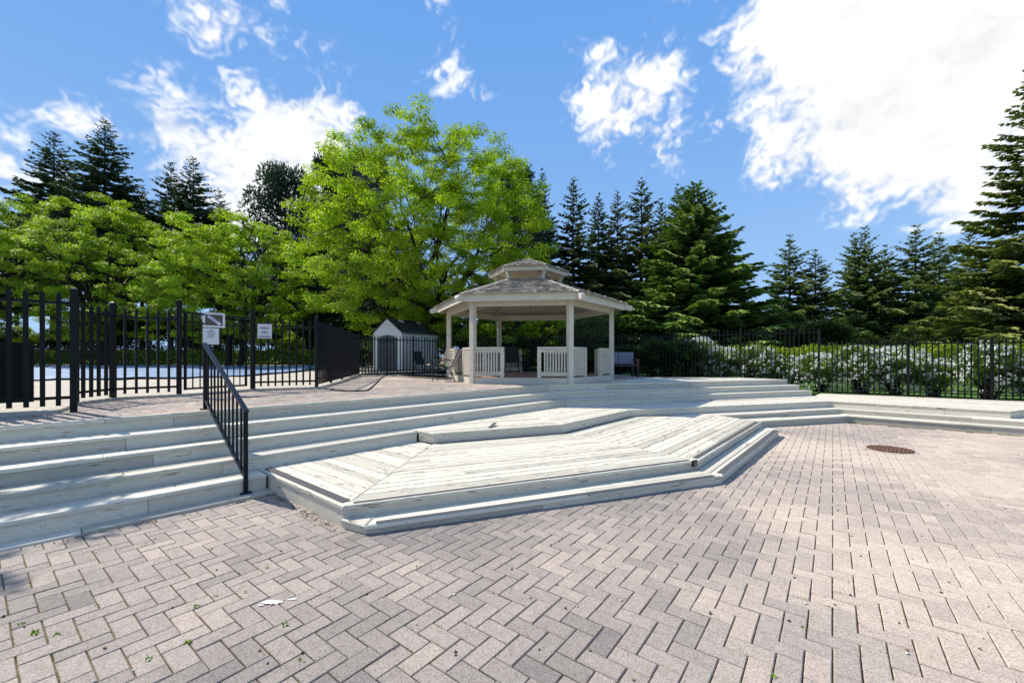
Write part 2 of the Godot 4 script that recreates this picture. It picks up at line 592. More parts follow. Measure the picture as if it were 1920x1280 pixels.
func on_c(c: float, t: float) -> Vector2:
	return N1 * c + U1 * t

func paver_xy(b: float, a: float) -> Vector2:
	return Vector2(1.302 + PW * (a * sin(YAW) + b * cos(YAW)), 2.434 + PW * (a * cos(YAW) - b * sin(YAW)))

# all pavers of the herringbone whose centre lies in the outline: [centre, turned]
func herringbone(poly: PackedVector2Array) -> Array:
	var out := []
	var lo_b := INF; var hi_b := -INF; var lo_a := INF; var hi_a := -INF
	for p in poly:
		var q := (p - Vector2(1.302, 2.434)) / PW
		var a := q.x * sin(YAW) + q.y * cos(YAW)
		var b := q.x * cos(YAW) - q.y * sin(YAW)
		lo_b = minf(lo_b, b); hi_b = maxf(hi_b, b); lo_a = minf(lo_a, a); hi_a = maxf(hi_a, a)
	for k in range(floori(lo_b) - 2, ceili(hi_b) + 3):
		for j in range(floori((lo_a - k) / 4.0) - 1, ceili((hi_a - k) / 4.0) + 2):
			var c1 := paver_xy(k + 0.5, k - 1.0 + 4 * j)
			if Geometry2D.is_point_in_polygon(c1, poly): out.append([c1, false])
			var c2 := paver_xy(k + 1.0, k + 1.5 + 4 * j)
			if Geometry2D.is_point_in_polygon(c2, poly): out.append([c2, true])
	return out

func paver_shape(mb: MB, t: Transform3D, ln: float, wd: float, th: float, ch: float) -> void:
	var x := wd * 0.5
	var z := ln * 0.5
	var o := [Vector3(-x, -ch, -z), Vector3(x, -ch, -z), Vector3(x, -ch, z), Vector3(-x, -ch, z)]
	var i := [Vector3(-x + ch, 0, -z + ch), Vector3(x - ch, 0, -z + ch), Vector3(x - ch, 0, z - ch), Vector3(-x + ch, 0, z - ch)]
	mb.face(PackedVector3Array([t * i[0], t * i[1], t * i[2], t * i[3]]), (t.basis * Vector3.UP).normalized())
	for k in 4:
		var m := (k + 1) % 4
		var nr: Vector3 = (o[k] + o[m]) * 0.5
		nr.y = 0.0
		nr = nr.normalized()
		mb.face(PackedVector3Array([t * o[k], t * o[m], t * i[m], t * i[k]]), (t.basis * (nr + Vector3.UP)).normalized())
		mb.face(PackedVector3Array([t * (o[k] + Vector3(0, -th, 0)), t * (o[m] + Vector3(0, -th, 0)), t * o[m], t * o[k]]), (t.basis * nr).normalized())

func sheet(poly: PackedVector2Array, fy: Callable) -> ArrayMesh:
	var mb := MB.new()
	var idx := Geometry2D.triangulate_polygon(poly)
	for k in range(0, idx.size(), 3):
		mb.face(PackedVector3Array([V2(poly[idx[k]], fy.call(poly[idx[k]])), V2(poly[idx[k + 1]], fy.call(poly[idx[k + 1]])), V2(poly[idx[k + 2]], fy.call(poly[idx[k + 2]]))]), Vector3.UP)
	return mb.mesh()

func paver_frame(c: Vector2, turned: bool, y: float) -> Transform3D:
	var yaw := -YAW + (PI / 2 if turned else 0.0)
	var b := Basis(Vector3.UP, yaw)
	b = b * Basis(Vector3.RIGHT, rng.randf_range(-0.009, 0.009)) * Basis(Vector3.BACK, rng.randf_range(-0.014, 0.014)) * Basis(Vector3.UP, rng.randf_range(-0.008, 0.008))
	return Transform3D(b, V2(c, y + rng.randf_range(-0.002, 0.002)))

func paver_tone(c: Vector2, nz: FastNoiseLite) -> int:
	var t := nz.get_noise_2d(c.x, c.y) * 4.6 + 4.9 + rng.randfn(0.0, 0.75)
	# grimy patches where the photograph shows them: before the deck, by its far corner, along the steps
	for s in [[0.6, 4.1, 1.7, 2.4], [3.6, 6.3, 1.4, 2.0], [-2.6, 3.7, 1.1, 1.4], [7.5, 9.2, 1.8, 2.6], [6.6, 8.3, 1.2, 1.6], [-0.4, 2.7, 1.3, 1.2], [1.9, 3.0, 0.9, 1.3]]:
		var q: float = Vector2(c.x - s[0], c.y - s[1]).length() / s[2]
		if q < 1.3: t += s[3] * smoothstep(1.3, 0.5, q + 0.5 * nz.get_noise_2d(c.x * 3.0, c.y * 3.0))
	# the open floor to the east is paler, lens glare partly painted into its tones, the strip by the steps is stained grey
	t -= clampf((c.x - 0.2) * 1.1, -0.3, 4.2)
	return clampi(roundi(t), 0, 9)

func build_patio() -> void:
	var patio := Node3D.new()
	patio.name = "patio"
	add_child(patio)
	tag(patio, "herringbone paved patio of pinkish grey concrete pavers below the steps", "patio", "", "structure")
	var outline := PackedVector2Array([on_c(5.18, -4.5), on_c(5.18, 1.75), Vector2(-1.48, 3.8), Vector2(-1.1, 3.75), Vector2(2.45, 5.25), Vector2(5.1, 8.4), Vector2(5.0, 9.4), Vector2(7.95, 10.35), Vector2(13.0, 5.9), Vector2(13.0, 0.5), Vector2(-6.0, 0.5)])
	var bed := PackedVector2Array([Vector2(-9, 0.0), Vector2(-9, 12.5), Vector2(16, 12.5), Vector2(16, 0.0)])
	part("joint_bed", sheet(bed, func(p): return ground_y(p.y) - 0.0125), M.sand, patio)
	var nz := noise(91, 0.34, 3)
	var list := herringbone(outline)
	var near := []
	for q in list:
		var p := V2(q[0], ground_y(q[0].y))
		q.append(in_frame(p, 25.0))
		q.append(p.length())
	list.sort_custom(func(s, t): return s[3] < t[3])
	var shapes := []
	for k in 5:
		var mb := MB.new()
		paver_shape(mb, Transform3D(), PW * 2.0 - 0.0055 - 0.0006 * k, PW - 0.0055 - 0.0008 * (k % 3), 0.03, 0.0028 + 0.0005 * k)
		shapes.append(mb.mesh())
	var rest := MB.new()
	var used := 0
	for q in list:
		if q[0].x < -1.35 * q[0].y - 1.2 or q[0].x > 1.35 * q[0].y + 1.2: continue
		var t := paver_frame(q[0], q[1], ground_y(q[0].y))
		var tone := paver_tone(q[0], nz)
		if q[2] and used < 300:
			used += 1
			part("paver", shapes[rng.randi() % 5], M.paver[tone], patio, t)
		else:
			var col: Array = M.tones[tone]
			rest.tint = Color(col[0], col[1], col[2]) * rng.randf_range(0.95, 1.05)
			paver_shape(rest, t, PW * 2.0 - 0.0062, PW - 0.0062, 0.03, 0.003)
	var o := part("pavers", rest.mesh(), M.paver_many, patio)
	o.set_meta("kind", "stuff")
	# moss growing in the joints, thickest on the shaded side by the steps
	var ms := MB.new()
	var mz := noise(93, 0.9, 3)
	for q in list:
		var c: Vector2 = q[0]
		var g := mz.get_noise_2d(c.x, c.y) - 0.10 * (c.x + 1.0) - 0.05
		if not q[2] or g < 0.0 or c.y > 5.0: continue
		var along := Vector2(sin(YAW), cos(YAW)) if not q[1] else Vector2(cos(YAW), -sin(YAW))
		var across := Vector2(along.y, -along.x)
		for k in roundi(22.0 * minf(1.0, g * 3.0)) + 4:
			var s := rng.randf_range(-1.0, 1.0)
			var e := c + along * s * PW + across * (PW * 0.5 + rng.randf_range(-0.003, 0.003)) * (1.0 if s > -0.3 else -1.0)
			var v := Vector3(rng.randf_range(-1, 1), rng.randf_range(0.2, 1.0), rng.randf_range(-1, 1)).normalized()
			var w := v.cross(Vector3(rng.randf_range(-1, 1), 0.3, rng.randf_range(-1, 1))).normalized()
			ms.leaf(V2(e, ground_y(e.y) - 0.0055), v * rng.randf_range(0.005, 0.011), w * 0.003, v.cross(w), Color(0.24, 0.20, 0.05).lerp(Color(0.17, 0.24, 0.035), rng.randf()) * rng.randf_range(0.6, 1.2))
	tag(part("moss", ms.mesh(), M.leaf, self), "brownish green moss filling joints of the herringbone patio", "moss", "", "stuff")

func build_terrace() -> void:
	var terr := Node3D.new()
	terr.name = "terrace"
	add_child(terr)
	tag(terr, "upper terrace paved in greyish herringbone pavers between steps and fences", "terrace", "", "structure")
	var c := 6.59 + 0.13
	var outline := PackedVector2Array([on_c(c, -6.0), on_c(c, 8.5), Vector2(1.9, 11.35), Vector2(3.3, 13.1), Vector2(5.0, 15.1), Vector2(4.6, 17.6), Vector2(0.8, 18.8), Vector2(-3.2, 18.1), Vector2(-5.75, 16.1), Vector2(-4.45, 9.6), Vector2(-5.5, 8.9), Vector2(-6.05, 7.6), Vector2(-6.63, 7.0), Vector2(-6.55, 6.3), Vector2(-5.75, 5.3), Vector2(-9.5, 1.6)])
	part("joint_bed", sheet(outline, func(_p): return TERRACE - 0.009), M.sand, terr)
	var nz := noise(92, 0.3, 3)
	var mb := MB.new()
	for q in herringbone(outline):
		if q[0].x < -1.5 * q[0].y - 1.0: continue
		var col: Array = M.tones[clampi(roundi(nz.get_noise_2d(q[0].x, q[0].y) * 4.0 + 3.4 + rng.randfn(0.0, 1.1)), 0, 7)]
		mb.tint = Color(col[0], col[1] * 0.98, col[2] * 0.98) * rng.randf_range(0.93, 1.05)
		paver_shape(mb, paver_frame(q[0], q[1], TERRACE), PW * 2.0 - 0.006, PW - 0.006, 0.01, 0.003)
	var o := part("pavers", mb.mesh(), M.paver_many, terr)
	o.set_meta("kind", "stuff")

func build_steps() -> void:
	var st := thing("timber_steps", "long off-white painted timber steps climbing from patio to upper terrace", "steps")
	var q := [on_c(5.27, 0), on_c(5.6, 0), on_c(5.93, 0), on_c(6.26, 0), on_c(6.59, 0)]
	var bends := [0.0, 0.0, 8.40, 8.45, 8.56]
	var ends := [Vector2.ZERO, Vector2.ZERO, Vector2(9.31, 12.96), Vector2(9.1, 13.23), Vector2(8.9, 13.51)]
	# flat sill at the foot
	var sill := PackedVector2Array([on_c(5.12, -4.5), on_c(5.12, 1.9)])
	run_boards(st, "sill_board", sill, 0.0, 0.16, -0.06, -0.018, M.riser, 3.2)
	for k in 5:
		var c := 5.27 + 0.33 * k
		var line := PackedVector2Array([on_c(c, -4.8)])
		if k == 0: line.append(on_c(c, 1.60))
		elif k == 1: line.append(on_c(c, 3.86))
		else:
			line.append(on_c(c, bends[k])); line.append(ends[k])
		var y: float = L[k + 1]
		var low: float = -0.06 if k == 0 else L[k] - 0.004
		run_boards(st, "riser_board", line, 0.016, 0.056, low, y - 0.036, M.riser, 3.3, 0.002)
		var deep := 0.335 if k < 4 else 0.15
		if k == 2 or k == 1 or k == 0 or k == 3:
			run_boards(st, "tread_board", line, 0.0, 0.168, y - 0.036, y, M.riser, 3.3, 0.009)
			run_boards(st, "tread_board", line, 0.173, deep, y - 0.036, y - 0.001, M.riser, 3.3, 0.005)
		else:
			run_boards(st, "nosing_board", line, 0.0, 0.06, y - 0.036, y + 0.012, M.riser, 3.3, 0.008)
			run_boards(st, "nosing_board", line, 0.063, 0.13, y - 0.036, y + 0.006, M.riser, 3.3, 0.006)
	# end faces of the upper flight beside the shrubs
	for k in range(2, 5):
		var e: Vector2 = ends[k]
		var d := Vector2(0.945, 0.327)
		var nn := Vector2(-0.327, 0.945)
		var a := e - d * 0.03
		part("end_board", board_mesh(PackedVector2Array([a + nn * 0.06, a + nn * 0.06 + d * 0.03, a + nn * 1.3 + d * 0.03, a + nn * 1.3]), 0.2, L[k + 1] - 0.04, nn, 0.003), M.riser0, st)

func deck_sector(parent: Node, poly: PackedVector2Array, dir: Vector2, start: Vector2, y: float, longest := 0.0, w := 0.14) -> void:
	for o in plank_outlines(poly, dir.normalized(), w, 0.009, start, longest):
		part("plank", board_mesh(o, y - 0.034, y + rng.randf_range(-0.0025, 0.0025), dir.normalized(), 0.0045), M.deck[rng.randi() % M.deck.size()], parent)

func build_decks() -> void:
	# --- the big low deck
	var lo := thing("timber_deck", "low off-white plank deck with flaking paint and mitred planks beside the herringbone patio", "deck")
	var y: float = L[1]
	var b2 := B[1] + Vector2(0, -0.045)
	var front := (A[2] - A[1]).normalized()
	var e := 0.0035
	var corner := on_c(5.614, 1.605)
	var left_s := PackedVector2Array([corner, A[1], B[1] + Vector2(0.0, -0.04), on_c(5.614, 3.85)])
	deck_sector(lo, left_s, A[1] - corner, corner, y)
	deck_sector(lo, PackedVector2Array([A[1] + Vector2(0.004, 0), A[2] - Vector2(0.004, 0), B[2] + Vector2(0.01, -0.05), B[1] + Vector2(0.006, -0.05)]), A[2] - A[1], A[1], y, 4.2)
	deck_sector(lo, PackedVector2Array([A[2] + Vector2(0.004, 0), A[3], A[4], A[5], B[3] + Vector2(0.02, -0.05), B[2] + Vector2(0.02, -0.05)]), A[3] - A[2], A[2], y, 4.2)
	var edge := PackedVector2Array([A[0], A[1], A[2], A[3], A[4]])
	# skirts under the deck edge (the outside is to the right of this line)
	run_boards(lo, "skirt_board", PackedVector2Array([corner, A[1]]), 0.015, 0.05, -0.09, y - 0.035, M.riser, 4.0, 0.002)
	run_boards(lo, "skirt_board", PackedVector2Array([A[1], A[2], A[3], A[4]]), 0.012, 0.048, -0.12, y - 0.035, M.riser, 3.4, 0.002)
	# half step in front of it
	var hs := PackedVector2Array([A[1] + Vector2(-0.02, -0.0), Vector2(-1.25, 3.56), Vector2(2.55, 5.08), Vector2(5.32, 8.33), Vector2(5.18, 8.85)])
	run_boards(lo, "step_board", hs, 0.0, 0.15, L[0] - 0.036, L[0], M.riser, 3.3, 0.012)
	run_boards(lo, "step_board", hs, 0.154, 0.31, L[0] - 0.036, L[0] - 0.002, M.riser, 3.3, 0.004)
	run_boards(lo, "step_riser", hs, 0.014, 0.05, -0.125, L[0] - 0.037, M.riser, 3.3, 0.002)
	# grey grip strips along the edges
	for g in [[corner, A[1], 0.045, 0.125, y], [A[1], A[2], 0.035, 0.085, y], [A[2], A[3], 0.035, 0.11, y], [hs[1], hs[2], 0.008, 0.062, L[0]], [hs[2], hs[3], 0.008, 0.085, L[0]]]:
		var p: Vector2 = g[0]
		var q: Vector2 = g[1]
		var d := (q - p).normalized()
		var nn := Vector2(-d.y, d.x)
		var poly := PackedVector2Array([p + d * 0.09 + nn * g[2], q - d * 0.1 + nn * g[2], q - d * 0.1 + nn * g[3], p + d * 0.09 + nn * g[3]])
		part("grip_strip", board_mesh(poly, g[4] + 0.0028, g[4] + 0.0048, d, 0.0005), M.grip, lo)
	var br := MB.new()
	br.box(Transform3D(Basis(Vector3.UP, 0.7), V(A[2].x - 0.06, y - 0.03, A[2].y - 0.02)), Vector3(0.1, 0.075, 0.03))
	part("corner_bracket", br.mesh(), M.metal2, lo)
	# --- the deck one step higher, running on to the corner by the shrubs
	var up := thing("timber_deck", "raised off-white plank deck one step up, with long straight edge towards white blossoms", "deck")
	y = L[2]
	var q0 := on_c(5.93 + 0.055, 3.87)
	var q1 := on_c(5.93 + 0.055, 6.6)
	var q2 := on_c(5.93 + 0.055, 8.39)
	deck_sector(up, PackedVector2Array([B[0] + Vector2(-0.005, 0.03), B[1] + Vector2(0, 0.01), B[2], q1, q0]), B[2] - B[1], B[1], y)
	deck_sector(up, PackedVector2Array([B[2] + Vector2(0.003, 0.008), B[3], q2, q1 + Vector2(0.004, 0.006)]), B[3] - B[2], B[2], y)
	deck_sector(up, PackedVector2Array([B[3] + Vector2(0.004, 0.008), B[4], Vector2(9.42, 13.0), q2 + Vector2(0.004, 0.0)]), B[4] - B[3], B[3], y, 4.8)
	deck_sector(up, PackedVector2Array([B[4] + Vector2(0.006, 0.0), B[5], B[6], Vector2(14.4, 10.8), Vector2(12.0, 12.55), Vector2(10.2, 13.8), Vector2(9.43, 13.0)]), B[5] - B[4], B[4], y, 4.8)
	run_boards(up, "edge_board", PackedVector2Array([B[0], B[1], B[2], B[3], B[4], B[5], B[6]]), 0.014, 0.05, L[1] - 0.002, y - 0.036, M.riser, 3.3, 0.002)
	# two steps below it towards the patio
	var far := PackedVector2Array([B[3], B[4], B[5], B[6] + Vector2(1, 0.4)])
	var s1 := offset_line(far, -0.41)
	var s2 := offset_line(far, -0.80)
	var d34 := (B[4] - B[3]).normalized()
	s1[0] = s1[0] + d34 * ((A[4] - s1[0]).dot(d34) + 0.02)
	s2[0] = s2[0] + d34 * ((Vector2(5.2, 8.9) - s2[0]).dot(d34) - 0.15)
	run_boards(up, "step_board", s1, 0.0, 0.2, L[1] - 0.036, L[1], M.riser, 3.4, 0.01)
	run_boards(up, "step_board", s1, 0.204, 0.42, L[1] - 0.036, L[1] - 0.002, M.riser, 3.4, 0.004)
	run_boards(up, "step_riser", s1, 0.016, 0.052, L[0] - 0.003, L[1] - 0.037, M.riser, 3.4, 0.002)
	run_boards(up, "step_board", s2, 0.0, 0.2, L[0] - 0.036, L[0], M.riser, 3.4, 0.01)
	run_boards(up, "step_board", s2, 0.204, 0.40, L[0] - 0.036, L[0] - 0.002, M.riser, 3.4, 0.004)
	run_boards(up, "step_riser", s2, 0.016, 0.052, -0.16, L[0] - 0.037, M.riser, 3.4, 0.002)
	# a loose strip lifted off the deck edge
	var ls := MB.new()
	ls.beam(V(-0.37, L[2] + 0.008, 6.95), V(-0.29, L[2] + 0.04, 7.25), 0.06, 0.005)
	tag(part("loose_strip", ls.mesh(), M.grip, self), "short loose grey strip lying on the raised plank deck edge", "strip")
	# --- plank platform at terrace height right of the gazebo
	var top := thing("timber_deck", "white plank platform at the head of the steps, touching the gazebo", "deck")
	var d2 := Vector2(0.945, 0.327)
	var n2 := Vector2(-0.327, 0.945)
	var s := on_c(6.59, 8.56)
	deck_sector(top, PackedVector2Array([s + n2 * 0.14 + d2 * 0.45, Vector2(8.88, 13.51) + n2 * 0.14, Vector2(8.1, 15.0), Vector2(5.05, 15.08), Vector2(3.32, 13.1), Vector2(1.92, 11.35)]), d2, s + n2 * 0.14, L[5], 4.5)

func build_lawn() -> void:
	var g := part("ground", sheet(PackedVector2Array([Vector2(-900, -300), Vector2(900, -300), Vector2(900, 1500), Vector2(-900, 1500)]), func(_p): return -0.45), M.grass, self)
	tag(g, "wide flat grassy ground reaching to the horizon", "ground", "", "structure")
	var mb := MB.new()
	var hill := noise(55, 0.05, 3)
	var fy := func(p: Vector2) -> float:
		var y := lerpf(0.62, 0.2, smoothstep(7.5, 10.5, p.x + (p.y - 14.0) * 0.15))
		y += 0.3 * smoothstep(18.0, 40.0, p.y) + 0.1 * hill.get_noise_2d(p.x, p.y)
		return y
	var inside := func(p: Vector2) -> bool:
		if p.x < -8.0: return p.y > 22.0
		if p.x < 4.5: return p.y > 17.0
		if p.x < 11.5: return p.y > 17.4 - (p.x - 4.5) * 0.74
		return p.y > 12.25 - (p.x - 11.5) * 0.62
	var xs := []
	var x := -75.0
	while x < 75.0:
		xs.append(x); x += 0.75 if absf(x - 4) < 20 else 3.0
	for k in xs.size() - 1:
		var d := 6.0
		while d < 95.0:
			var st := 0.75 if d < 26 else 3.0
			var a := Vector2(xs[k], d); var b := Vector2(xs[k + 1], d); var c := Vector2(xs[k + 1], d + st); var e := Vector2(xs[k], d + st)
			if inside.call(c) and inside.call(e):
				var pa := V2(a, fy.call(a)); var pb := V2(b, fy.call(b)); var pc := V2(c, fy.call(c)); var pe := V2(e, fy.call(e))
				mb.face(PackedVector3Array([pa, pb, pc]), Vector3.UP)
				mb.face(PackedVector3Array([pa, pc, pe]), Vector3.UP)
			d += st
	tag(part("lawn", mb.mesh(), M.grass, self), "green lawn behind the fences and under the trees", "lawn", "", "structure")
	# grass blades by the shrubs
	var gb := MB.new()
	for k in 5200:
		var p := Vector2(rng.randf_range(8.6, 16.5), rng.randf_range(9.5, 17.0))
		var line := 13.95 - (p.x - 10.3) * 0.7
		if p.y < line - 0.25 or p.y > line + 0.9: continue
		var h := rng.randf_range(0.05, 0.14)
		var dirv := Vector3(rng.randf_range(-0.5, 0.5), 1, rng.randf_range(-0.5, 0.5)) * h
		var s := Vector3(rng.randf_range(-1, 1), 0, rng.randf_range(-1, 1)).normalized() * 0.006
		gb.leaf(V2(p, fy.call(p) - 0.01), dirv, s, Vector3(s.z, 0, -s.x).normalized(), Color(0.13, 0.24, 0.035) * rng.randf_range(0.7, 1.4))
	tag(part("grass", gb.mesh(), M.leaf, self), "fresh green grass along the foot of the flowering shrubs", "grass", "", "stuff")
	# concrete yard round the pool
	var pd := PackedVector2Array([Vector2(-24, -14), Vector2(-9.6, 1.4), Vector2(-5.78, 5.28), Vector2(-6.6, 6.3), Vector2(-6.7, 7.0), Vector2(-6.12, 7.65), Vector2(-5.57, 8.98), Vector2(-4.45, 9.72), Vector2(-5.8, 16.15), Vector2(-3.2, 18.2), Vector2(-3.0, 23.0), Vector2(-8, 29.5), Vector2(-60, 29.5), Vector2(-60, -14)])
	tag(part("pool_yard", sheet(pd, yard_y), M.concrete, self), "pale concrete yard around the covered pool behind the black fence", "yard", "", "structure")
	# kerb along the foot of the fence
	var kb := thing("concrete_kerb", "low pale concrete kerb under the black pool fence", "kerb")
	var kl := PackedVector2Array([Vector2(-9.4, 1.55), Vector2(-5.7, 5.25), Vector2(-6.48, 6.3), Vector2(-6.56, 6.95), Vector2(-6.0, 7.55), Vector2(-5.45, 8.85), Vector2(-4.36, 9.5), Vector2(-5.66, 16.0), Vector2(-3.2, 18.02)])
	for k in kl.size() - 1:
		var d := (kl[k + 1] - kl[k]).normalized()
		var nn := Vector2(-d.y, d.x)
		part("kerb_stone", board_mesh(PackedVector2Array([kl[k], kl[k + 1], kl[k + 1] + nn * 0.16, kl[k] + nn * 0.16]), TERRACE - 0.05, TERRACE + 0.045, d, 0.01), M.concrete, kb)

func yard_y(p: Vector2) -> float:
	return TERRACE + 0.03 + clampf((p.y - 11.0) * 0.0135, 0.0, 0.2)

# ------------------------------------------------------------------ gazebo
func shingle_face(mb: MB, a: Vector3, b: Vector3, c: Vector3, d: Vector3, rows: int) -> void:
	# a-b eave, d-c ridge side; overlapping tapered shingles
	var nr := (b - a).cross(d - a).normalized()
	if nr.y < 0: nr = -nr
	for r in rows:
		var f0 := float(r) / rows
		var f1 := minf(float(r + 1.25) / rows, 1.0)
		var l0 := a.lerp(d, f0)
		var r0 := b.lerp(c, f0)
		var l1 := a.lerp(d, f1)
		var r1 := b.lerp(c, f1)
		var w := (r0 - l0).length()
		var s := -rng.randf() * 0.08
		while s < w:
			var e := s + rng.randf_range(0.085, 0.17)
			var s0 := clampf(s, 0.0, w) / w
			var e0 := clampf(e - 0.005, 0.0, w) / w
			if e0 - s0 > 0.004:
				var lift := 0.022 + rng.randf() * 0.016
				var slip := (l0 - l1).normalized() * rng.randf_range(-0.006, 0.012)
				var p0 := l0.lerp(r0, s0) + slip + nr * lift
				var p1 := l0.lerp(r0, e0) + slip + nr * lift
				var w1 := (r1 - l1).length()
				# upper edge straight above, clipped to the face
				var off := (w - w1) * 0.5
				var u0 := clampf((s0 * w - off) / maxf(w1, 0.001), 0.0, 1.0)
				var u1 := clampf((e0 * w - off) / maxf(w1, 0.001), 0.0, 1.0)
				var p2 := l1.lerp(r1, u1) + nr * 0.004
				var p3 := l1.lerp(r1, u0) + nr * 0.004
				var g := rng.randf_range(0.7, 1.15)
				mb.tint = Color(0.62 * g, 0.575 * g, 0.54 * g)
				mb.quad(p0, p1, p2, p3, p0 - nr)
				var dn := nr * (lift - 0.002)
				mb.quad(p0 - dn, p1 - dn, p1, p0, l1)
				mb.quad(p0 - dn, p0, p3, p3, p1)
				mb.quad(p1 - dn, p1, p2, p2, p0)
			s = e

func build_gazebo() -> void:
	var gz := thing("gazebo", "hexagonal cream timber gazebo with shingled two-tier roof on the upper terrace", "gazebo", V(0.525, TERRACE, 13.5))
	var R := 2.626
	var phi := -0.128
	var hx := func(k: int, r: float, y: float) -> Vector3:
		var a := phi + deg_to_rad(60.0 * k)
		return Vector3(r * cos(a), y, -r * sin(a))
	# floor and base
	var fl := MB.new()
	var ring := PackedVector3Array()
	for k in 6: ring.append(hx.call(k, R - 0.03, 0.15))
	fl.face(ring, Vector3.UP)
	part("floor", fl.mesh(), M.brick_floor, gz)
	for k in 6:
		var b := MB.new()
		var p: Vector3 = hx.call(k, R + 0.02, 0.08)
		var q: Vector3 = hx.call(k + 1, R + 0.02, 0.08)
		b.beam(p.lerp(q, 0.03), p.lerp(q, 0.97), 0.05, 0.17)
		part("base_board", b.mesh(), M.gz, gz)
	for k in 6:
		var b := MB.new()
		var a := phi + deg_to_rad(60.0 * k)
		b.box(Transform3D(Basis(Vector3.UP, a), hx.call(k, R, 1.13)), Vector3(0.14, 2.26, 0.14))
		part("post", b.mesh(), M.gz, gz)
		# beam between posts, under the rafters
		var bm := MB.new()
		bm.beam(hx.call(k, R - 0.02, 2.2), hx.call(k + 1, R - 0.02, 2.2), 0.09, 0.2)
		part("beam", bm.mesh(), M.gz, gz)
		# fascia at the eave
		var fs := MB.new()
		fs.beam(hx.call(k, 3.02, 2.295), hx.call(k + 1, 3.02, 2.295), 0.045, 0.2)
		part("fascia", fs.mesh(), M.gz, gz)
		# hip rafter with rounded tail
		var rf := MB.new()
		rf.beam(hx.call(k, 3.2, 2.25), hx.call(k, 0.9, 3.0), 0.1, 0.16)
		var tail: Vector3 = hx.call(k, 3.2, 2.25)
		var out: Vector3 = (hx.call(k, 1.0, 0.0) as Vector3).normalized()
		var side := out.cross(Vector3.UP)
		var tp := PackedVector3Array([tail - side * 0.056, tail + side * 0.056])
		rf.tube(tp, PackedFloat32Array([0.08, 0.08]), 10)
		part("rafter", rf.mesh(), M.gz, gz)
		# middle rafter under the ceiling
		var md := MB.new()
		var em := ((hx.call(k, 2.95, 2.27) as Vector3) + (hx.call(k + 1, 2.95, 2.27) as Vector3)) * 0.5
		var im := ((hx.call(k, 0.95, 2.97) as Vector3) + (hx.call(k + 1, 0.95, 2.97) as Vector3)) * 0.5
		md.beam(em, im, 0.05, 0.11)
		part("rafter", md.mesh(), M.gz, gz)
		# ceiling boards and roof deck
		var rd := MB.new()
		var e0: Vector3 = hx.call(k, 3.06, 2.385)
		var e1: Vector3 = hx.call(k + 1, 3.06, 2.385)
		var i0: Vector3 = hx.call(k, 0.98, 3.09)
		var i1: Vector3 = hx.call(k + 1, 0.98, 3.09)
		var dn := Vector3(0, -0.025, 0)
		rd.quad(e0, e1, i1, i0, Vector3.ZERO)
		rd.quad(e0 + dn, e1 + dn, i1 + dn, i0 + dn, Vector3(0, 6, 0))
		rd.quad(e0, e1, e1 + dn, e0 + dn, Vector3(0, 2, 0))
		part("roof_deck", rd.mesh(), M.gz_dark, gz)
		var sh := MB.new()
		var g0: Vector3 = hx.call(k, 3.12, 2.375)
		var g1: Vector3 = hx.call(k + 1, 3.12, 2.375)
		shingle_face(sh, g0, g1, i1, i0, 17)
		part("shingles", sh.mesh(), M.shingle, gz).set_meta("kind", "stuff")
		# hip caps
		var hc := MB.new()
		for r in 13:
			var t0 := r / 13.0
			var c0 := g0.lerp(i0, t0) + Vector3(0, 0.045, 0)
			var c1 := g0.lerp(i0, t0 + 0.095) + Vector3(0, 0.03, 0)
			var al := (c1 - c0)
			var sd := al.cross(Vector3.UP).normalized()
			var g := rng.randf_range(0.85, 1.3)
			hc.tint = Color(0.68 * g, 0.64 * g, 0.6 * g)
			for sg in [-1.0, 1.0]:
				var drop := Vector3(0, -0.035, 0)
				hc.quad(c0, c1, c1 + sd * sg * 0.075 + drop, c0 + sd * sg * 0.075 + drop, c0 - Vector3(0, 1, 0))
				hc.quad(c0, c0 + sd * sg * 0.075 + drop, c0 + sd * sg * 0.075 + drop * 1.7, c0 - Vector3(0, 0.02, 0), c1)
		part("hip_caps", hc.mesh(), M.shingle, gz).set_meta("kind", "stuff")
		# lantern roof
		var pb := MB.new()
		var lp0: Vector3 = hx.call(k, 1.0, 3.02)
		var lp1: Vector3 = hx.call(k, 1.03, 3.2)
		var lp2: Vector3 = hx.call(k, 1.12, 3.36)
		pb.beam(lp0, lp1, 0.09, 0.12, out)
		pb.beam(lp1, lp2, 0.09, 0.12, out)
		part("lantern_post", pb.mesh(), M.gz, gz)
		var lf := MB.new()
		lf.beam(hx.call(k, 1.22, 3.37), hx.call(k + 1, 1.22, 3.37), 0.04, 0.13)
		part("lantern_fascia", lf.mesh(), M.gz, gz)
		var lr := MB.new()
		lr.beam(hx.call(k, 1.3, 3.36), hx.call(k, 0.05, 3.8), 0.07, 0.1)
		part("lantern_rafter", lr.mesh(), M.gz, gz)
		var ld := MB.new()
		var le0: Vector3 = hx.call(k, 1.25, 3.44)
		var le1: Vector3 = hx.call(k + 1, 1.25, 3.44)
		var ap := Vector3(0, 3.89, 0)
		ld.quad(le0, le1, ap, ap, Vector3.ZERO)
		ld.quad(le0 + dn, le1 + dn, ap + dn, ap + dn, Vector3(0, 9, 0))
		part("lantern_roof_deck", ld.mesh(), M.gz_dark, gz)
		var ls := MB.new()
		shingle_face(ls, hx.call(k, 1.31, 3.425), hx.call(k + 1, 1.31, 3.425), ap + (hx.call(k + 1, 0.03, 0.0) as Vector3), ap + (hx.call(k, 0.03, 0.0) as Vector3), 8)
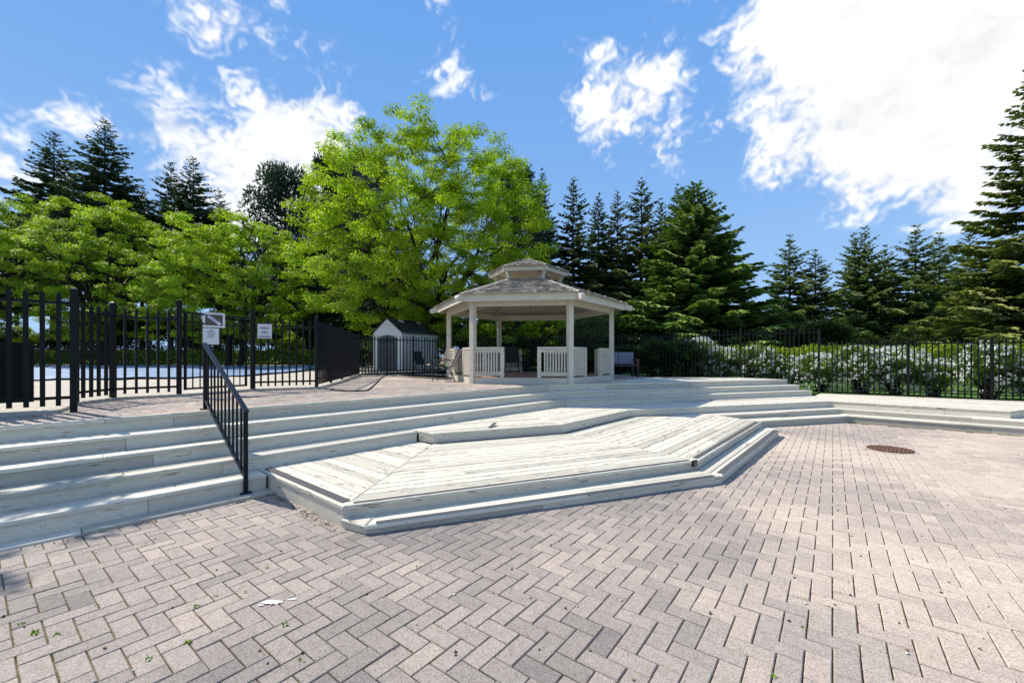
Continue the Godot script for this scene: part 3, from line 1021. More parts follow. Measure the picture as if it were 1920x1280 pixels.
		for r in 7:
			var t0 := r / 7.0
			var c0: Vector3 = (hx.call(k, 1.31, 3.425) as Vector3).lerp(ap, t0) + Vector3(0, 0.04, 0)
			var c1: Vector3 = (hx.call(k, 1.31, 3.425) as Vector3).lerp(ap, t0 + 0.16) + Vector3(0, 0.025, 0)
			var sd := (c1 - c0).cross(Vector3.UP).normalized()
			ls.tint = Color(0.66, 0.62, 0.58) * rng.randf_range(0.8, 1.3)
			for sg in [-1.0, 1.0]:
				ls.quad(c0, c1, c1 + sd * sg * 0.06 + Vector3(0, -0.03, 0), c0 + sd * sg * 0.06 + Vector3(0, -0.03, 0), c0 - Vector3(0, 1, 0))
		part("lantern_shingles", ls.mesh(), M.shingle, gz).set_meta("kind", "stuff")
		# two railing wings on each side, an opening between
		var p: Vector3 = hx.call(k, R, 0.0)
		var q: Vector3 = hx.call(k + 1, R, 0.0)
		for wing in 2:
			var s0: Vector3 = p if wing == 0 else q
			var s1: Vector3 = p.lerp(q, 0.31) if wing == 0 else p.lerp(q, 0.69)
			var along := (s1 - s0).normalized()
			var len := (s1 - s0).length()
			var tr := MB.new()
			tr.beam(s0 + along * 0.07 + Vector3(0, 0.97, 0), s1 + along * 0.05 + Vector3(0, 0.97, 0), 0.09, 0.045)
			tr.beam(s0 + along * 0.07 + Vector3(0, 0.895, 0), s1 + Vector3(0, 0.895, 0), 0.04, 0.1)
			part("top_rail", tr.mesh(), M.gz, gz)
			var bt := MB.new()
			bt.beam(s0 + along * 0.07 + Vector3(0, 0.27, 0), s1 + Vector3(0, 0.27, 0), 0.04, 0.11)
			part("bottom_rail", bt.mesh(), M.gz, gz)
			var ep := MB.new()
			ep.box(Transform3D(Basis(along, Vector3.UP, along.cross(Vector3.UP)), s1 + Vector3(0, 0.54, 0)), Vector3(0.1, 0.8, 0.1))
			part("newel", ep.mesh(), M.gz, gz)
			for n in 8:
				var bal := MB.new()
				var at := s0 + along * (0.12 + (len - 0.22) * (n + 0.5) / 8.0)
				var outw := at.normalized()
				bal.box(Transform3D(Basis(along, Vector3.UP, along.cross(Vector3.UP)), at + Vector3(outw.x, 0, outw.z) * 0.035 + Vector3(0, 0.57, 0)), Vector3(0.035, 0.7, 0.025))
				part("baluster", bal.mesh(), M.gz, gz)
	var slab := MB.new()
	var sl := part("concrete_slab", board_mesh(PackedVector2Array([Vector2(-4.2, 15.2), Vector2(-2.2, 13.5), Vector2(-1.75, 13.0), Vector2(-1.5, 13.7), Vector2(-2.0, 14.6), Vector2(-3.9, 16.0)]), TERRACE - 0.02, TERRACE + 0.07, Vector2(1, 0), 0.01), M.concrete, self)
	tag(sl, "pale concrete slab beside the gazebo, in front of the shed", "slab")

# ------------------------------------------------------------------ fences
var picket_cache := {}
func picket_mesh(w: float, h: float, spear: float) -> ArrayMesh:
	var key := "%.3f/%.3f" % [w, h]
	if not picket_cache.has(key):
		var mb := MB.new()
		mb.box(Transform3D(Basis(), Vector3(0, h * 0.5, 0)), Vector3(w, h, w))
		var top := Vector3(0, h + spear, 0)
		var k := w * 0.5
		var cs := [Vector3(-k, h, -k), Vector3(k, h, -k), Vector3(k, h, k), Vector3(-k, h, k)]
		for j in 4:
			mb.quad(cs[j], cs[(j + 1) % 4], top, top, Vector3(0, h - 1, 0))
		picket_cache[key] = mb.mesh()
	return picket_cache[key]

# posts at every corner of the line, two rails, pickets between
func fence(label: String, line: PackedVector2Array, base: float, rail0: float, rail1: float, top: float, post_top: float, spacing: float, pw: float, post_w: float, group: String, skip_posts := [], low := 0.06, ball := false) -> Node3D:
	var f := thing("picket_fence", label, "fence", Vector3.ZERO, 0.0, group)
	var pm := picket_mesh(pw, top - low, 0.05)
	for k in line.size():
		if k in skip_posts: continue
		var d := (line[mini(k + 1, line.size() - 1)] - line[maxi(k - 1, 0)]).normalized()
		var t := Transform3D(Basis(Vector3.UP, atan2(d.y, d.x)), V2(line[k], base - 0.03))
		part("post", picket_mesh(post_w, post_top + 0.03, 0.03), M.metal, f, t)
	for k in line.size() - 1:
		var a := line[k]
		var b := line[k + 1]
		var d := (b - a).normalized()
		var n := maxi(2, roundi(a.distance_to(b) / spacing))
		for y in [rail0, rail1]:
			var mb := MB.new()
			mb.beam(V2(a, base + y), V2(b, base + y), pw * 0.72, 0.038)
			part("rail", mb.mesh(), M.metal, f)
		for j in range(1, n):
			var p := a.lerp(b, float(j) / n)
			var t := Transform3D(Basis(Vector3.UP, atan2(d.y, d.x)), V2(p, base + low))
			var o := part("picket", pm, M.metal, f, t)
			o.rotation.z += rng.randf_range(-0.004, 0.004)
	return f

func build_fences() -> void:
	var g := "black steel picket fences"
	var base := 0.8
	var f1 := fence("tall black picket fence panel with dark plywood board and two grey sleeves", PackedVector2Array([Vector2(-9.2, 1.93), Vector2(-7.4, 3.72), Vector2(-5.68, 5.42)]), base, 0.16, 1.37, 1.47, 1.56, 0.135, 0.045, 0.07, g)
	var bd := MB.new()
	bd.beam(V(-6.62, 1.29, 4.62), V(-5.99, 1.29, 5.24), 0.02, 0.74)
	part("plywood_board", bd.mesh(), M.darkboard, f1)
	for s in [0.13, 0.345]:
		var sl := MB.new()
		var p := Vector2(-6.0, 5.1).lerp(Vector2(-6.62, 4.49), s * 2.0)
		sl.tube(PackedVector3Array([V(p.x, 1.6, p.y), V(p.x, 2.14, p.y)]), PackedFloat32Array([0.034, 0.034]), 10)
		part("grey_sleeve", sl.mesh(), M.pipe, f1)
	fence("short black fence panel of four pickets beside a doubled post", PackedVector2Array([Vector2(-6.5, 6.22), Vector2(-6.63, 6.95)]), base, 0.15, 1.36, 1.46, 1.58, 0.135, 0.036, 0.068, g)
	fence("black fence panel of six pickets ending at the gate hinge post", PackedVector2Array([Vector2(-6.63, 6.95), Vector2(-6.05, 7.6)]), base, 0.15, 1.36, 1.48, 1.56, 0.135, 0.036, 0.06, g, [0])
	fence("black fence panel with the white notice, next to the gate", PackedVector2Array([Vector2(-5.5, 8.9), Vector2(-4.44, 9.5)]), base, 0.15, 1.36, 1.49, 1.62, 0.14, 0.036, 0.068, g)
	fence("long black fence run receding from terrace corner to the shed", PackedVector2Array([Vector2(-4.44, 9.5), Vector2(-4.76, 11.0), Vector2(-5.08, 12.5), Vector2(-5.41, 14.0), Vector2(-5.75, 15.7)]), base, 0.2, 1.38, 1.49, 1.56, 0.14, 0.024, 0.055, g, [0])
	fence("lower black fence run in front of the white shed", PackedVector2Array([Vector2(-5.75, 15.7), Vector2(-4.95, 16.55), Vector2(-4.06, 17.2), Vector2(-3.17, 17.9)]), base, 0.17, 1.39, 1.5, 1.56, 0.13, 0.032, 0.055, g, [0])
	fence("black fence run behind the gazebo, level with its railings", PackedVector2Array([Vector2(-3.17, 17.9), Vector2(-1.2, 18.5), Vector2(0.8, 18.9), Vector2(2.7, 18.4), Vector2(4.63, 17.7)]), 0.7, 0.15, 1.62, 1.74, 1.82, 0.135, 0.03, 0.06, g, [0])
	fence("black fence run behind the plank platform with one long-legged end post", PackedVector2Array([Vector2(4.63, 17.7), Vector2(6.48, 16.45), Vector2(8.3, 15.2), Vector2(10.2, 13.9)]), 0.7, 0.15, 1.62, 1.74, 1.82, 0.135, 0.03, 0.065, g, [0, 3])
	var lp := MB.new()
	lp.box(Transform3D(Basis(Vector3.UP, -0.6), V(10.2, 1.31, 13.9)), Vector3(0.065, 2.22, 0.065))
	part("end_post", lp.mesh(), M.metal2, get_node("picket_fence_007"))
	fence("lower black fence run in front of the white blossoms", PackedVector2Array([Vector2(10.28, 13.86), Vector2(12.03, 12.7), Vector2(13.46, 11.73), Vector2(15.3, 10.45), Vector2(17.0, 9.3)]), 0.26, 0.17, 1.64, 1.74, 1.79, 0.135, 0.03, 0.065, g, [0])
	fence("distant thin black fence before the hedge across the pool", PackedVector2Array([Vector2(-33, 26.5), Vector2(-28, 26.5), Vector2(-23, 26.5), Vector2(-18, 26.5), Vector2(-13, 26.5), Vector2(-8.2, 25.0)]), 0.95, 0.15, 1.15, 1.25, 1.3, 0.16, 0.024, 0.06, g)
	# gate
	var gt := thing("garden_gate", "thin-barred black steel gate with framed picture sign and notice", "gate")
	var a := Vector2(-6.0, 7.68)
	var b := Vector2(-5.56, 8.74)
	for p in [Vector2(-6.05, 7.6), Vector2(-5.5, 8.86)]:
		var pb := MB.new()
		pb.tube(PackedVector3Array([V2(p, 0.76), V2(p, 2.44)]), PackedFloat32Array([0.042, 0.042]), 10)
		pb.tube(PackedVector3Array([V2(p, 2.42), V2(p, 2.44), V2(p, 2.47), V2(p, 2.5), V2(p, 2.52)]), PackedFloat32Array([0.03, 0.05, 0.058, 0.045, 0.01]), 10)
		part("gate_post", pb.mesh(), M.metal, gt)
	var fr := MB.new()
	for y in [0.9, 2.12, 2.3]: fr.beam(V2(a, y), V2(b, y), 0.03, 0.035)
	fr.beam(V2(a, 0.88), V2(a, 2.32), 0.035, 0.035)
	fr.beam(V2(b, 0.88), V2(b, 2.32), 0.035, 0.035)
	part("frame", fr.mesh(), M.metal, gt)
	for k in range(1, 9):
		var bar := MB.new()
		var p := a.lerp(b, k / 9.0)
		bar.beam(V2(p, 0.9), V2(p, 2.3), 0.016, 0.016)
		part("bar", bar.mesh(), M.metal, gt)

func sign_board(called: String, label: String, at: Vector3, turn: float, w: float, h: float, t: Texture2D, frame: bool) -> void:
	var s := thing(called, label, "sign", at, turn)
	var mb := MB.new()
	mb.box(Transform3D(), Vector3(w, h, 0.008))
	part("panel", mb.mesh(), M.white, s)
	var pm := QuadMesh.new()
	pm.size = Vector2(w, h) * (0.82 if frame else 0.97)
	var m := StandardMaterial3D.new()
	m.albedo_texture = t
	m.roughness = 0.5
	m.resource_name = "printed sheet"
	part("print", pm, m, s, Transform3D(Basis(), Vector3(0, 0, 0.0062)))
	if frame:
		var fm := MB.new()
		for sg in [-1.0, 1.0]:
			fm.box(Transform3D(Basis(), Vector3(0, sg * (h * 0.5 - 0.018), 0.006)), Vector3(w, 0.036, 0.016))
			fm.box(Transform3D(Basis(), Vector3(sg * (w * 0.5 - 0.018), 0, 0.005)), Vector3(0.036, h - 0.072, 0.016))
		part("frame", fm.mesh(), M.white, s)

func build_signs() -> void:
	var ink := Color(0.25, 0.25, 0.28)
	var lines := []
	lines.append([Rect2i(56, 10, 16, 12), Color(0.3, 0.42, 0.35)])
	for k in 11:
		var w := [70, 64, 78, 60, 74, 66, 40, 76, 70, 58, 30][k] as int
		lines.append([Rect2i(64 - w / 2, 26 + k * 7, w, 3), ink.lerp(Color.WHITE, 0.25)])
	var t2 := print_lines(128, 160, lines, Color(0.86, 0.87, 0.88))
	var l3 := [[Rect2i(40, 14, 48, 5), Color(0.75, 0.66, 0.68)], [Rect2i(26, 38, 76, 12), ink], [Rect2i(54, 62, 20, 10), Color(0.75, 0.66, 0.66)], [Rect2i(34, 82, 60, 12), ink], [Rect2i(22, 106, 84, 3), ink.lerp(Color.WHITE, 0.4)], [Rect2i(22, 114, 84, 3), ink.lerp(Color.WHITE, 0.4)], [Rect2i(12, 134, 104, 10), Color(0.12, 0.12, 0.15)]]
	var t3 := print_lines(128, 156, l3, Color(0.84, 0.83, 0.87))
	# picture of a pale tube lying across a brown ground
	var im := Image.create(160, 116, false, Image.FORMAT_RGB8)
	for y in 116:
		for x in 160:
			var p := Vector2(x, y)
			var a := Vector2(22, 16)
			var d := (Vector2(136, 98) - a).normalized()
			var s := (p - a).dot(d)
			var q := absf((p - a).cross(d))
			var c := Color(0.34, 0.29, 0.24)
			if q < 14.0 and s > 0.0 and s < 140.0:
				c = Color(0.74, 0.72, 0.82) if s < 108.0 else Color(0.86, 0.85, 0.88)
				if s < 14.0: c = Color(0.62, 0.62, 0.86)
				elif s < 24.0: c = Color(0.8, 0.75, 0.7)
				elif q < 5.0 and s < 100.0 and int(s / 9.0) % 2 == 0: c = Color(0.62, 0.63, 0.76)
			im.set_pixel(x, y, c)
	var t1 := ImageTexture.create_from_image(im)
	# gate line from (-6.0, 7.68) to (-5.56, 8.74): turned to face the terrace
	var gd := Vector2(0.44, 1.06).normalized()
	var turn := atan2(gd.y, gd.x)
	var fd := Vector2(gd.y, -gd.x)
	var face := atan2(fd.x, fd.y * -1.0)
	var c := Vector2(-5.82, 8.12) + fd * 0.05
	sign_board("picture_sign", "white framed sign with a pale tube on brown, fixed high on the gate", V2(c, 2.20), face - 0.3, 0.36, 0.285, t1, true)
	c = Vector2(-5.84, 8.07) + fd * 0.05
	sign_board("notice_sign", "white sheet of small print hung under the framed gate sign", V2(c, 1.885), face - 0.3, 0.26, 0.31, t2, false)
	var pd := Vector2(1.06, 0.6).normalized()
	var pf := Vector2(pd.y, -pd.x)
	c = Vector2(-5.32, 9.0) + pf * 0.04
	sign_board("notice_sign", "white notice with bold dark lines on the fence panel by the gate", V2(c, 2.04), atan2(pf.x, -pf.y), 0.265, 0.31, t3, false)

func build_handrail() -> void:
	var h := thing("handrail", "black steel handrail with square balusters going down the steps", "handrail")
	var a := Vector2(-4.08, 5.56)
	var b := Vector2(-2.93, 4.60)
	var ya := 0.785
	var yb := -0.02
	var ta := 1.64
	var tb := 0.90
	for q in [[a, ya, ta], [b, yb, tb]]:
		var mb := MB.new()
		mb.box(Transform3D(Basis(Vector3.UP, 0.72), V2(q[0], (q[1] + q[2]) * 0.5)), Vector3(0.042, q[2] - q[1], 0.042))
		part("post", mb.mesh(), M.metal, h)
		var fl := MB.new()
		fl.box(Transform3D(Basis(Vector3.UP, 0.72), V2(q[0], q[1] + 0.006)), Vector3(0.11, 0.012, 0.11))
		part("foot_plate", fl.mesh(), M.metal, h)
	var tr := MB.new()
	var over := (b - a).normalized() * 0.03
	tr.beam(V2(a - over, ta + 0.022), V2(b + over, tb - 0.018), 0.05, 0.022)
	part("top_rail", tr.mesh(), M.metal2, h)
	var br := MB.new()
	var low_a := 0.93
	var low_b := 0.16
	br.beam(V2(a, low_a), V2(b, low_b), 0.034, 0.026)
	part("bottom_rail", br.mesh(), M.metal2, h)
	for k in range(1, 11):
		var f := k / 11.0
		var p := a.lerp(b, f)
		var mb := MB.new()
		mb.box(Transform3D(Basis(Vector3.UP, 0.72), V2(p, (lerpf(low_a, low_b, f) + lerpf(ta, tb, f)) * 0.5)), Vector3(0.02, lerpf(ta - low_a, tb - low_b, f), 0.02))
		part("baluster", mb.mesh(), M.metal, h)

# ------------------------------------------------------------------ shed, chairs, small things
func build_shed() -> void:
	var sd := Vector2(0.52, 0.854)
	var fd := Vector2(-0.854, 0.52)
	var o := Vector2(-4.97, 18.9)
	var s := thing("garden_shed", "small white resin shed with arched grey double door and dark shingle roof", "shed")
	var base := 0.78
	var eave := 2.66
	var peak := 3.3
	var w := 1.9
	var ln := 2.5
	var P := func(f: float, q: float, y: float) -> Vector3: return V2(o + fd * f + sd * q, y)
	var cen: Vector3 = P.call(w * 0.5, ln * 0.5, 1.8)
	var fw := MB.new()
	for q in [0.0, ln]:
		var pts := PackedVector3Array([P.call(0.0, q, base), P.call(w, q, base), P.call(w, q, eave), P.call(w * 0.5, q, peak), P.call(0.0, q, eave)])
		var nn: Vector3 = V2(sd, 0.0) * (-1.0 if q == 0.0 else 1.0)
		fw.face(pts, nn)
	part("gable_wall", fw.mesh(), M.shed_white, s)
	for f in [0.0, w]:
		for k in 10:
			var q0 := ln * k / 10.0
			var q1 := ln * (k + 1) / 10.0 - 0.012
			var mb := MB.new()
			mb.quad(P.call(f, q0, base), P.call(f, q1, base), P.call(f, q1, eave), P.call(f, q0, eave), cen)
			var mbx: float = f + (0.012 if f > 0 else -0.012)
			mb.quad(P.call(mbx, q0 + 0.02, base), P.call(mbx, q1 - 0.02, base), P.call(mbx, q1 - 0.02, eave), P.call(mbx, q0 + 0.02, eave), cen)
			mb.quad(P.call(f, q1, base), P.call(f, q1 + 0.012, base), P.call(f, q1 + 0.012, eave), P.call(f, q1, eave), cen)
			part("wall_panel", mb.mesh(), M.shed_white, s)
	for side in [0.0, 1.0]:
		var rm := MB.new()
		var ef := -0.08 if side == 0.0 else w + 0.08
		var a: Vector3 = P.call(ef, -0.1, eave - 0.06)
		var b: Vector3 = P.call(ef, ln + 0.1, eave - 0.06)
		var c: Vector3 = P.call(w * 0.5, ln + 0.1, peak + 0.02)
		var d: Vector3 = P.call(w * 0.5, -0.1, peak + 0.02)
		for r in 9:
			var t0 := r / 9.0
			var t1 := (r + 1) / 9.0
			var lift := Vector3(0, 0.022, 0)
			var cols := 12
			for k in cols:
				var g := rng.randf_range(0.75, 1.3)
				rm.tint = Color(0.05 * g, 0.05 * g, 0.052 * g)
				var s0 := float(k) / cols
				var s1 := float(k + 1) / cols - 0.003
				var l0 := a.lerp(d, t0); var r0 := b.lerp(c, t0); var l1 := a.lerp(d, t1); var r1 := b.lerp(c, t1)
				rm.quad(l0.lerp(r0, s0) + lift, l0.lerp(r0, s1) + lift, l1.lerp(r1, s1), l1.lerp(r1, s0), cen)
				rm.quad(l0.lerp(r0, s0), l0.lerp(r0, s1), l0.lerp(r0, s1) + lift, l0.lerp(r0, s0) + lift, l1)
		rm.tint = Color(0.05, 0.05, 0.05)
		part("roof", rm.mesh(), M.shed_roof, s)
		for q in [0.7, 1.8]:
			var sk := MB.new()
			var p0 := a.lerp(d, 0.72).lerp(b.lerp(c, 0.72), (q - 0.14) / ln) + Vector3(0, 0.035, 0)
			var p1 := a.lerp(d, 0.72).lerp(b.lerp(c, 0.72), (q + 0.14) / ln) + Vector3(0, 0.035, 0)
			var p2 := a.lerp(d, 0.9).lerp(b.lerp(c, 0.9), (q + 0.14) / ln) + Vector3(0, 0.035, 0)
			var p3 := a.lerp(d, 0.9).lerp(b.lerp(c, 0.9), (q - 0.14) / ln) + Vector3(0, 0.035, 0)
			sk.quad(p0, p1, p2, p3, cen)
			part("skylight", sk.mesh(), M.shed_white, s)
	# double door, arched
	for leaf in 2:
		var f0 := 0.34 if leaf == 0 else w * 0.5 + 0.006
		var f1 := w * 0.5 - 0.006 if leaf == 0 else w - 0.34
		var pts := PackedVector3Array()
		pts.append(P.call(f0, -0.025, base + 0.03)); pts.append(P.call(f1, -0.025, base + 0.03))
		for k in 7:
			var f := lerpf(f1, f0, k / 6.0)
			var x := (f - w * 0.5) / (w * 0.5 - 0.34)
			pts.append(P.call(f, -0.025, 2.32 + 0.2 * sqrt(maxf(0.0, 1.0 - x * x * 0.96))))
		var dm := MB.new()
		dm.face(pts, V2(-sd, 0.0))
		var door := part("door", dm.mesh(), M.shed_door, s)
		for k in 3:
			var pn := MB.new()
			var g0 := lerpf(f0, f1, 0.1 + 0.29 * k)
			var g1 := lerpf(f0, f1, 0.1 + 0.29 * k + 0.22)
			pn.quad(P.call(g0, -0.03, 2.14), P.call(g1, -0.03, 2.14), P.call(g1, -0.03, 2.36), P.call(g0, -0.03, 2.36), cen)
			part("pane", pn.mesh(), M.glass, door)
		for k in 3:
			var rb := MB.new()
			var g := lerpf(f0, f1, 0.2 + 0.3 * k)
			rb.beam(P.call(g, -0.03, base + 0.1), P.call(g, -0.03, 2.05), 0.05, 0.02)
			part("rib", rb.mesh(), M.shed_door, door)
	var kn := MB.new()
	kn.tube(PackedVector3Array([P.call(w * 0.5, -0.02, 1.62), P.call(w * 0.5, -0.09, 1.62)]), PackedFloat32Array([0.03, 0.03]), 8)
	part("handle", kn.mesh(), M.sling, s)

func chair(called: String, label: String, at: Vector3, turn: float, sling: Material, frame: Material, group := "patio chairs") -> Node3D:
	# faces +z before turning
	var c := thing(called, label, "chair", at, turn, group)
	for sg in [-1.0, 1.0]:
		var x: float = 0.28 * sg
		var fr := MB.new()
		fr.tube(PackedVector3Array([Vector3(x, 0.0, 0.34), Vector3(x, 0.4, 0.27), Vector3(x, 0.6, 0.22), Vector3(x, 0.65, 0.1), Vector3(x, 0.64, -0.15), Vector3(x, 0.56, -0.26)]), PackedFloat32Array([0.013, 0.013, 0.013, 0.013, 0.013, 0.013]), 6)
		part("arm", fr.mesh(), frame, c)
		var lg := MB.new()
		lg.tube(PackedVector3Array([Vector3(x, 0.0, -0.36), Vector3(x, 0.36, -0.2), Vector3(x, 0.42, 0.0)]), PackedFloat32Array([0.013, 0.013, 0.013]), 6)
		part("leg", lg.mesh(), frame, c)
		var rl := MB.new()
		var xi: float = 0.25 * sg
		rl.tube(PackedVector3Array([Vector3(xi, 0.39, 0.3), Vector3(xi, 0.43, 0.25), Vector3(xi, 0.4, -0.1), Vector3(xi, 0.43, -0.2), Vector3(xi, 0.7, -0.34), Vector3(xi, 0.98, -0.47)]), PackedFloat32Array([0.013, 0.013, 0.013, 0.013, 0.013, 0.013]), 6)
		part("side_rail", rl.mesh(), frame, c)
	var st := MB.new()
	var prof := [Vector2(0.29, 0.4), Vector2(0.24, 0.425), Vector2(0.05, 0.395), Vector2(-0.12, 0.39), Vector2(-0.2, 0.43)]
	var bk := [Vector2(-0.2, 0.43), Vector2(-0.27, 0.57), Vector2(-0.345, 0.72), Vector2(-0.4, 0.85), Vector2(-0.46, 0.97)]
	for pair in [[prof, "seat"], [bk, "backrest"]]:
		var mb := MB.new()
		var pr: Array = pair[0]
		for k in pr.size() - 1:
			var p: Vector2 = pr[k]
			var q: Vector2 = pr[k + 1]
			for dy in [0.0, -0.006]:
				mb.quad(Vector3(-0.25, p.y + dy, p.x), Vector3(0.25, p.y + dy, p.x), Vector3(0.25, q.y + dy, q.x), Vector3(-0.25, q.y + dy, q.x))
		part(pair[1], mb.mesh(), sling, c)
	return c

func build_small() -> void:
	chair("patio_chair", "light grey sling chair with dark tubular frame beside the gazebo", V(-1.98, TERRACE, 12.55), -PI / 2 - 0.1, M.sling, M.metal)
	chair("patio_chair", "tan sling chair standing behind the light grey one", V(-2.55, TERRACE + 0.07, 14.1), -PI / 2 + 0.5, M.sling_tan, M.metal)
	chair("patio_chair", "dark sling chair against the white shed wall", V(-3.95, 0.8, 18.6), 0.9, M.sling_dark, M.metal)
	chair("patio_chair", "dark sling chair inside the gazebo near its rear railing", V(0.1, TERRACE + 0.15, 15.0), 0.3, M.sling_dark, M.metal)
	chair("patio_chair", "dark sling chair inside the gazebo behind the slatted wing", V(2.15, TERRACE + 0.15, 14.2), -0.9, M.sling_dark, M.metal)
	# bench
	var b := thing("garden_bench", "dark garden bench with blue grey back cushion behind the gazebo", "bench", V(3.95, TERRACE, 15.3), 0.15)
	var st := MB.new()
	st.box(Transform3D(Basis(), Vector3(0, 0.42, 0.0)), Vector3(1.25, 0.06, 0.5))
	part("seat", st.mesh(), M.bench, b)
	var bc := MB.new()
	bc.box(Transform3D(Basis(Vector3.RIGHT, -0.15), Vector3(0, 0.68, -0.24)), Vector3(1.2, 0.46, 0.05))
	part("backrest", bc.mesh(), M.bench, b)
	var cu := MB.new()
	for k in 2:
		var x := -0.3 + 0.6 * k
		cu.box(Transform3D(Basis(Vector3.RIGHT, -0.17), Vector3(x, 0.69, -0.17)), Vector3(0.58, 0.44, 0.09))
	part("cushion", cu.mesh(), M.cushion, b)
	for sx in [-0.58, 0.58]:
		var ar := MB.new()
		ar.box(Transform3D(Basis(), Vector3(sx, 0.64, 0.0)), Vector3(0.08, 0.05, 0.56))
		part("armrest", ar.mesh(), M.bench, b)
		for sz in [-0.22, 0.24]:
			var lg := MB.new()
			lg.box(Transform3D(Basis(), Vector3(sx, 0.31, sz)), Vector3(0.07, 0.62, 0.07))
			part("leg", lg.mesh(), M.bench, b)
	# drain cover
	var dp := Vector2(6.38, 7.06)
	var dr := thing("drain_cover", "round rusty iron drain cover set in the herringbone patio", "drain cover", V2(dp, ground_y(dp.y) + 0.004))
	var col := MB.new()
	var seg := 40
	for k in seg:
		var a0 := TAU * k / seg
		var a1 := TAU * (k + 1) / seg
		col.face(PackedVector3Array([Vector3(cos(a0) * 0.31, 0.002, sin(a0) * 0.31), Vector3(cos(a1) * 0.31, 0.002, sin(a1) * 0.31), Vector3(cos(a1) * 0.36, 0.002, sin(a1) * 0.36), Vector3(cos(a0) * 0.36, 0.002, sin(a0) * 0.36)]), Vector3.UP)
	part("mortar_collar", col.mesh(), M.concrete, dr)
	var disc := MB.new()
	var ringp := PackedVector3Array()
	for k in seg: ringp.append(Vector3(cos(TAU * k / seg) * 0.31, 0.004, sin(TAU * k / seg) * 0.31))
	disc.face(ringp, Vector3.UP)
	part("plate", disc.mesh(), M.rust, dr)
	for ax in 2:
		for k in 9:
			var x := -0.28 + 0.07 * k
			var hl := sqrt(maxf(0.0, 0.3 * 0.3 - x * x))
			if hl < 0.05: continue
			var mb := MB.new()
			var y := 0.011 if ax == 0 else 0.0125
			if ax == 0: mb.beam(Vector3(x, y, -hl), Vector3(x, y, hl), 0.028, 0.012)
			else: mb.beam(Vector3(-hl, y, x), Vector3(hl, y, x), 0.028, 0.012)
			part("bar", mb.mesh(), M.rust, dr)
	# hose
	var hp := PackedVector3Array()
	var hr := PackedFloat32Array()
	var ctl := [Vector2(-5.0, 16.5), Vector2(-4.55, 14.6), Vector2(-3.6, 11.0), Vector2(-3.1, 9.0), Vector2(-3.15, 8.75), Vector2(-3.45, 8.72), Vector2(-3.9, 9.1), Vector2(-4.2, 9.35)]
	for k in ctl.size() - 1:
		var p0: Vector2 = ctl[maxi(k - 1, 0)]; var p1: Vector2 = ctl[k]; var p2: Vector2 = ctl[k + 1]; var p3: Vector2 = ctl[mini(k + 2, ctl.size() - 1)]
		for s in 6:
			hp.append(V2(p1.cubic_interpolate(p2, p0, p3, s / 6.0), TERRACE + 0.014)); hr.append(0.016)
	var hm := MB.new()
	hm.tube(hp, hr, 6)
	tag(part("garden_hose", hm.mesh(), M.rubber, self), "black hose snaking over the upper terrace from the shed fence", "hose")
	# pool cover
	var pc := MB.new()
	var nz := noise(61, 0.35, 3)
	var outl := PackedVector2Array([Vector2(-34, 10.6), Vector2(-13.4, 11.4), Vector2(-9.8, 12.5), Vector2(-8.85, 14.0), Vector2(-8.7, 16.4), Vector2(-10.2, 24.2), Vector2(-34, 24.2)])
	var x := -34.0
	while x < -8.5:
		var d := 10.5
		while d < 24.5:
			var s := 0.45
			var q := PackedVector2Array([Vector2(x, d), Vector2(x + s, d), Vector2(x + s, d + s), Vector2(x, d + s)])
			if Geometry2D.is_point_in_polygon(q[0] + Vector2(s, s) * 0.5, outl):
				var pts := PackedVector3Array()
				for p in q: pts.append(V2(p, yard_y(p) + 0.07 + 0.05 * nz.get_noise_2d(p.x, p.y)))
				var nr := -(pts[1] - pts[0]).cross(pts[3] - pts[0]).normalized()
				if nr.y < 0: nr = -nr
				pc.face(pts, nr)
			d += s
		x += 0.45
	tag(part("pool_cover", pc.mesh(), M.cover, self), "wrinkled pale blue winter cover stretched over the pool", "pool cover")
	# white paint splash on the pavers
	var sp := MB.new()
	var sc := Vector2(-1.47, 2.56)
	for blob in [[Vector2(0, 0), 0.07, 0.024], [Vector2(0.105, 0.03), 0.03, 0.01], [Vector2(-0.05, -0.03), 0.02, 0.007]]:
		var pts := PackedVector3Array()
		for k in 30:
			var a := TAU * k / 30.0
			var r := rng.randf_range(0.62, 1.2)
			var q: Vector2 = sc + blob[0] + Vector2(cos(a) * blob[1] * r, sin(a) * blob[2] * r)
			pts.append(V2(q, ground_y(q.y) + 0.0055))
		var mid := V2(sc + blob[0], ground_y(sc.y) + 0.0058)
		for k in pts.size(): sp.face(PackedVector3Array([mid, pts[k], pts[(k + 1) % pts.size()]]), Vector3.UP)
	tag(part("paint_splash", sp.mesh(), M.splash, self), "small white paint splash on the herringbone pavers", "paint splash")
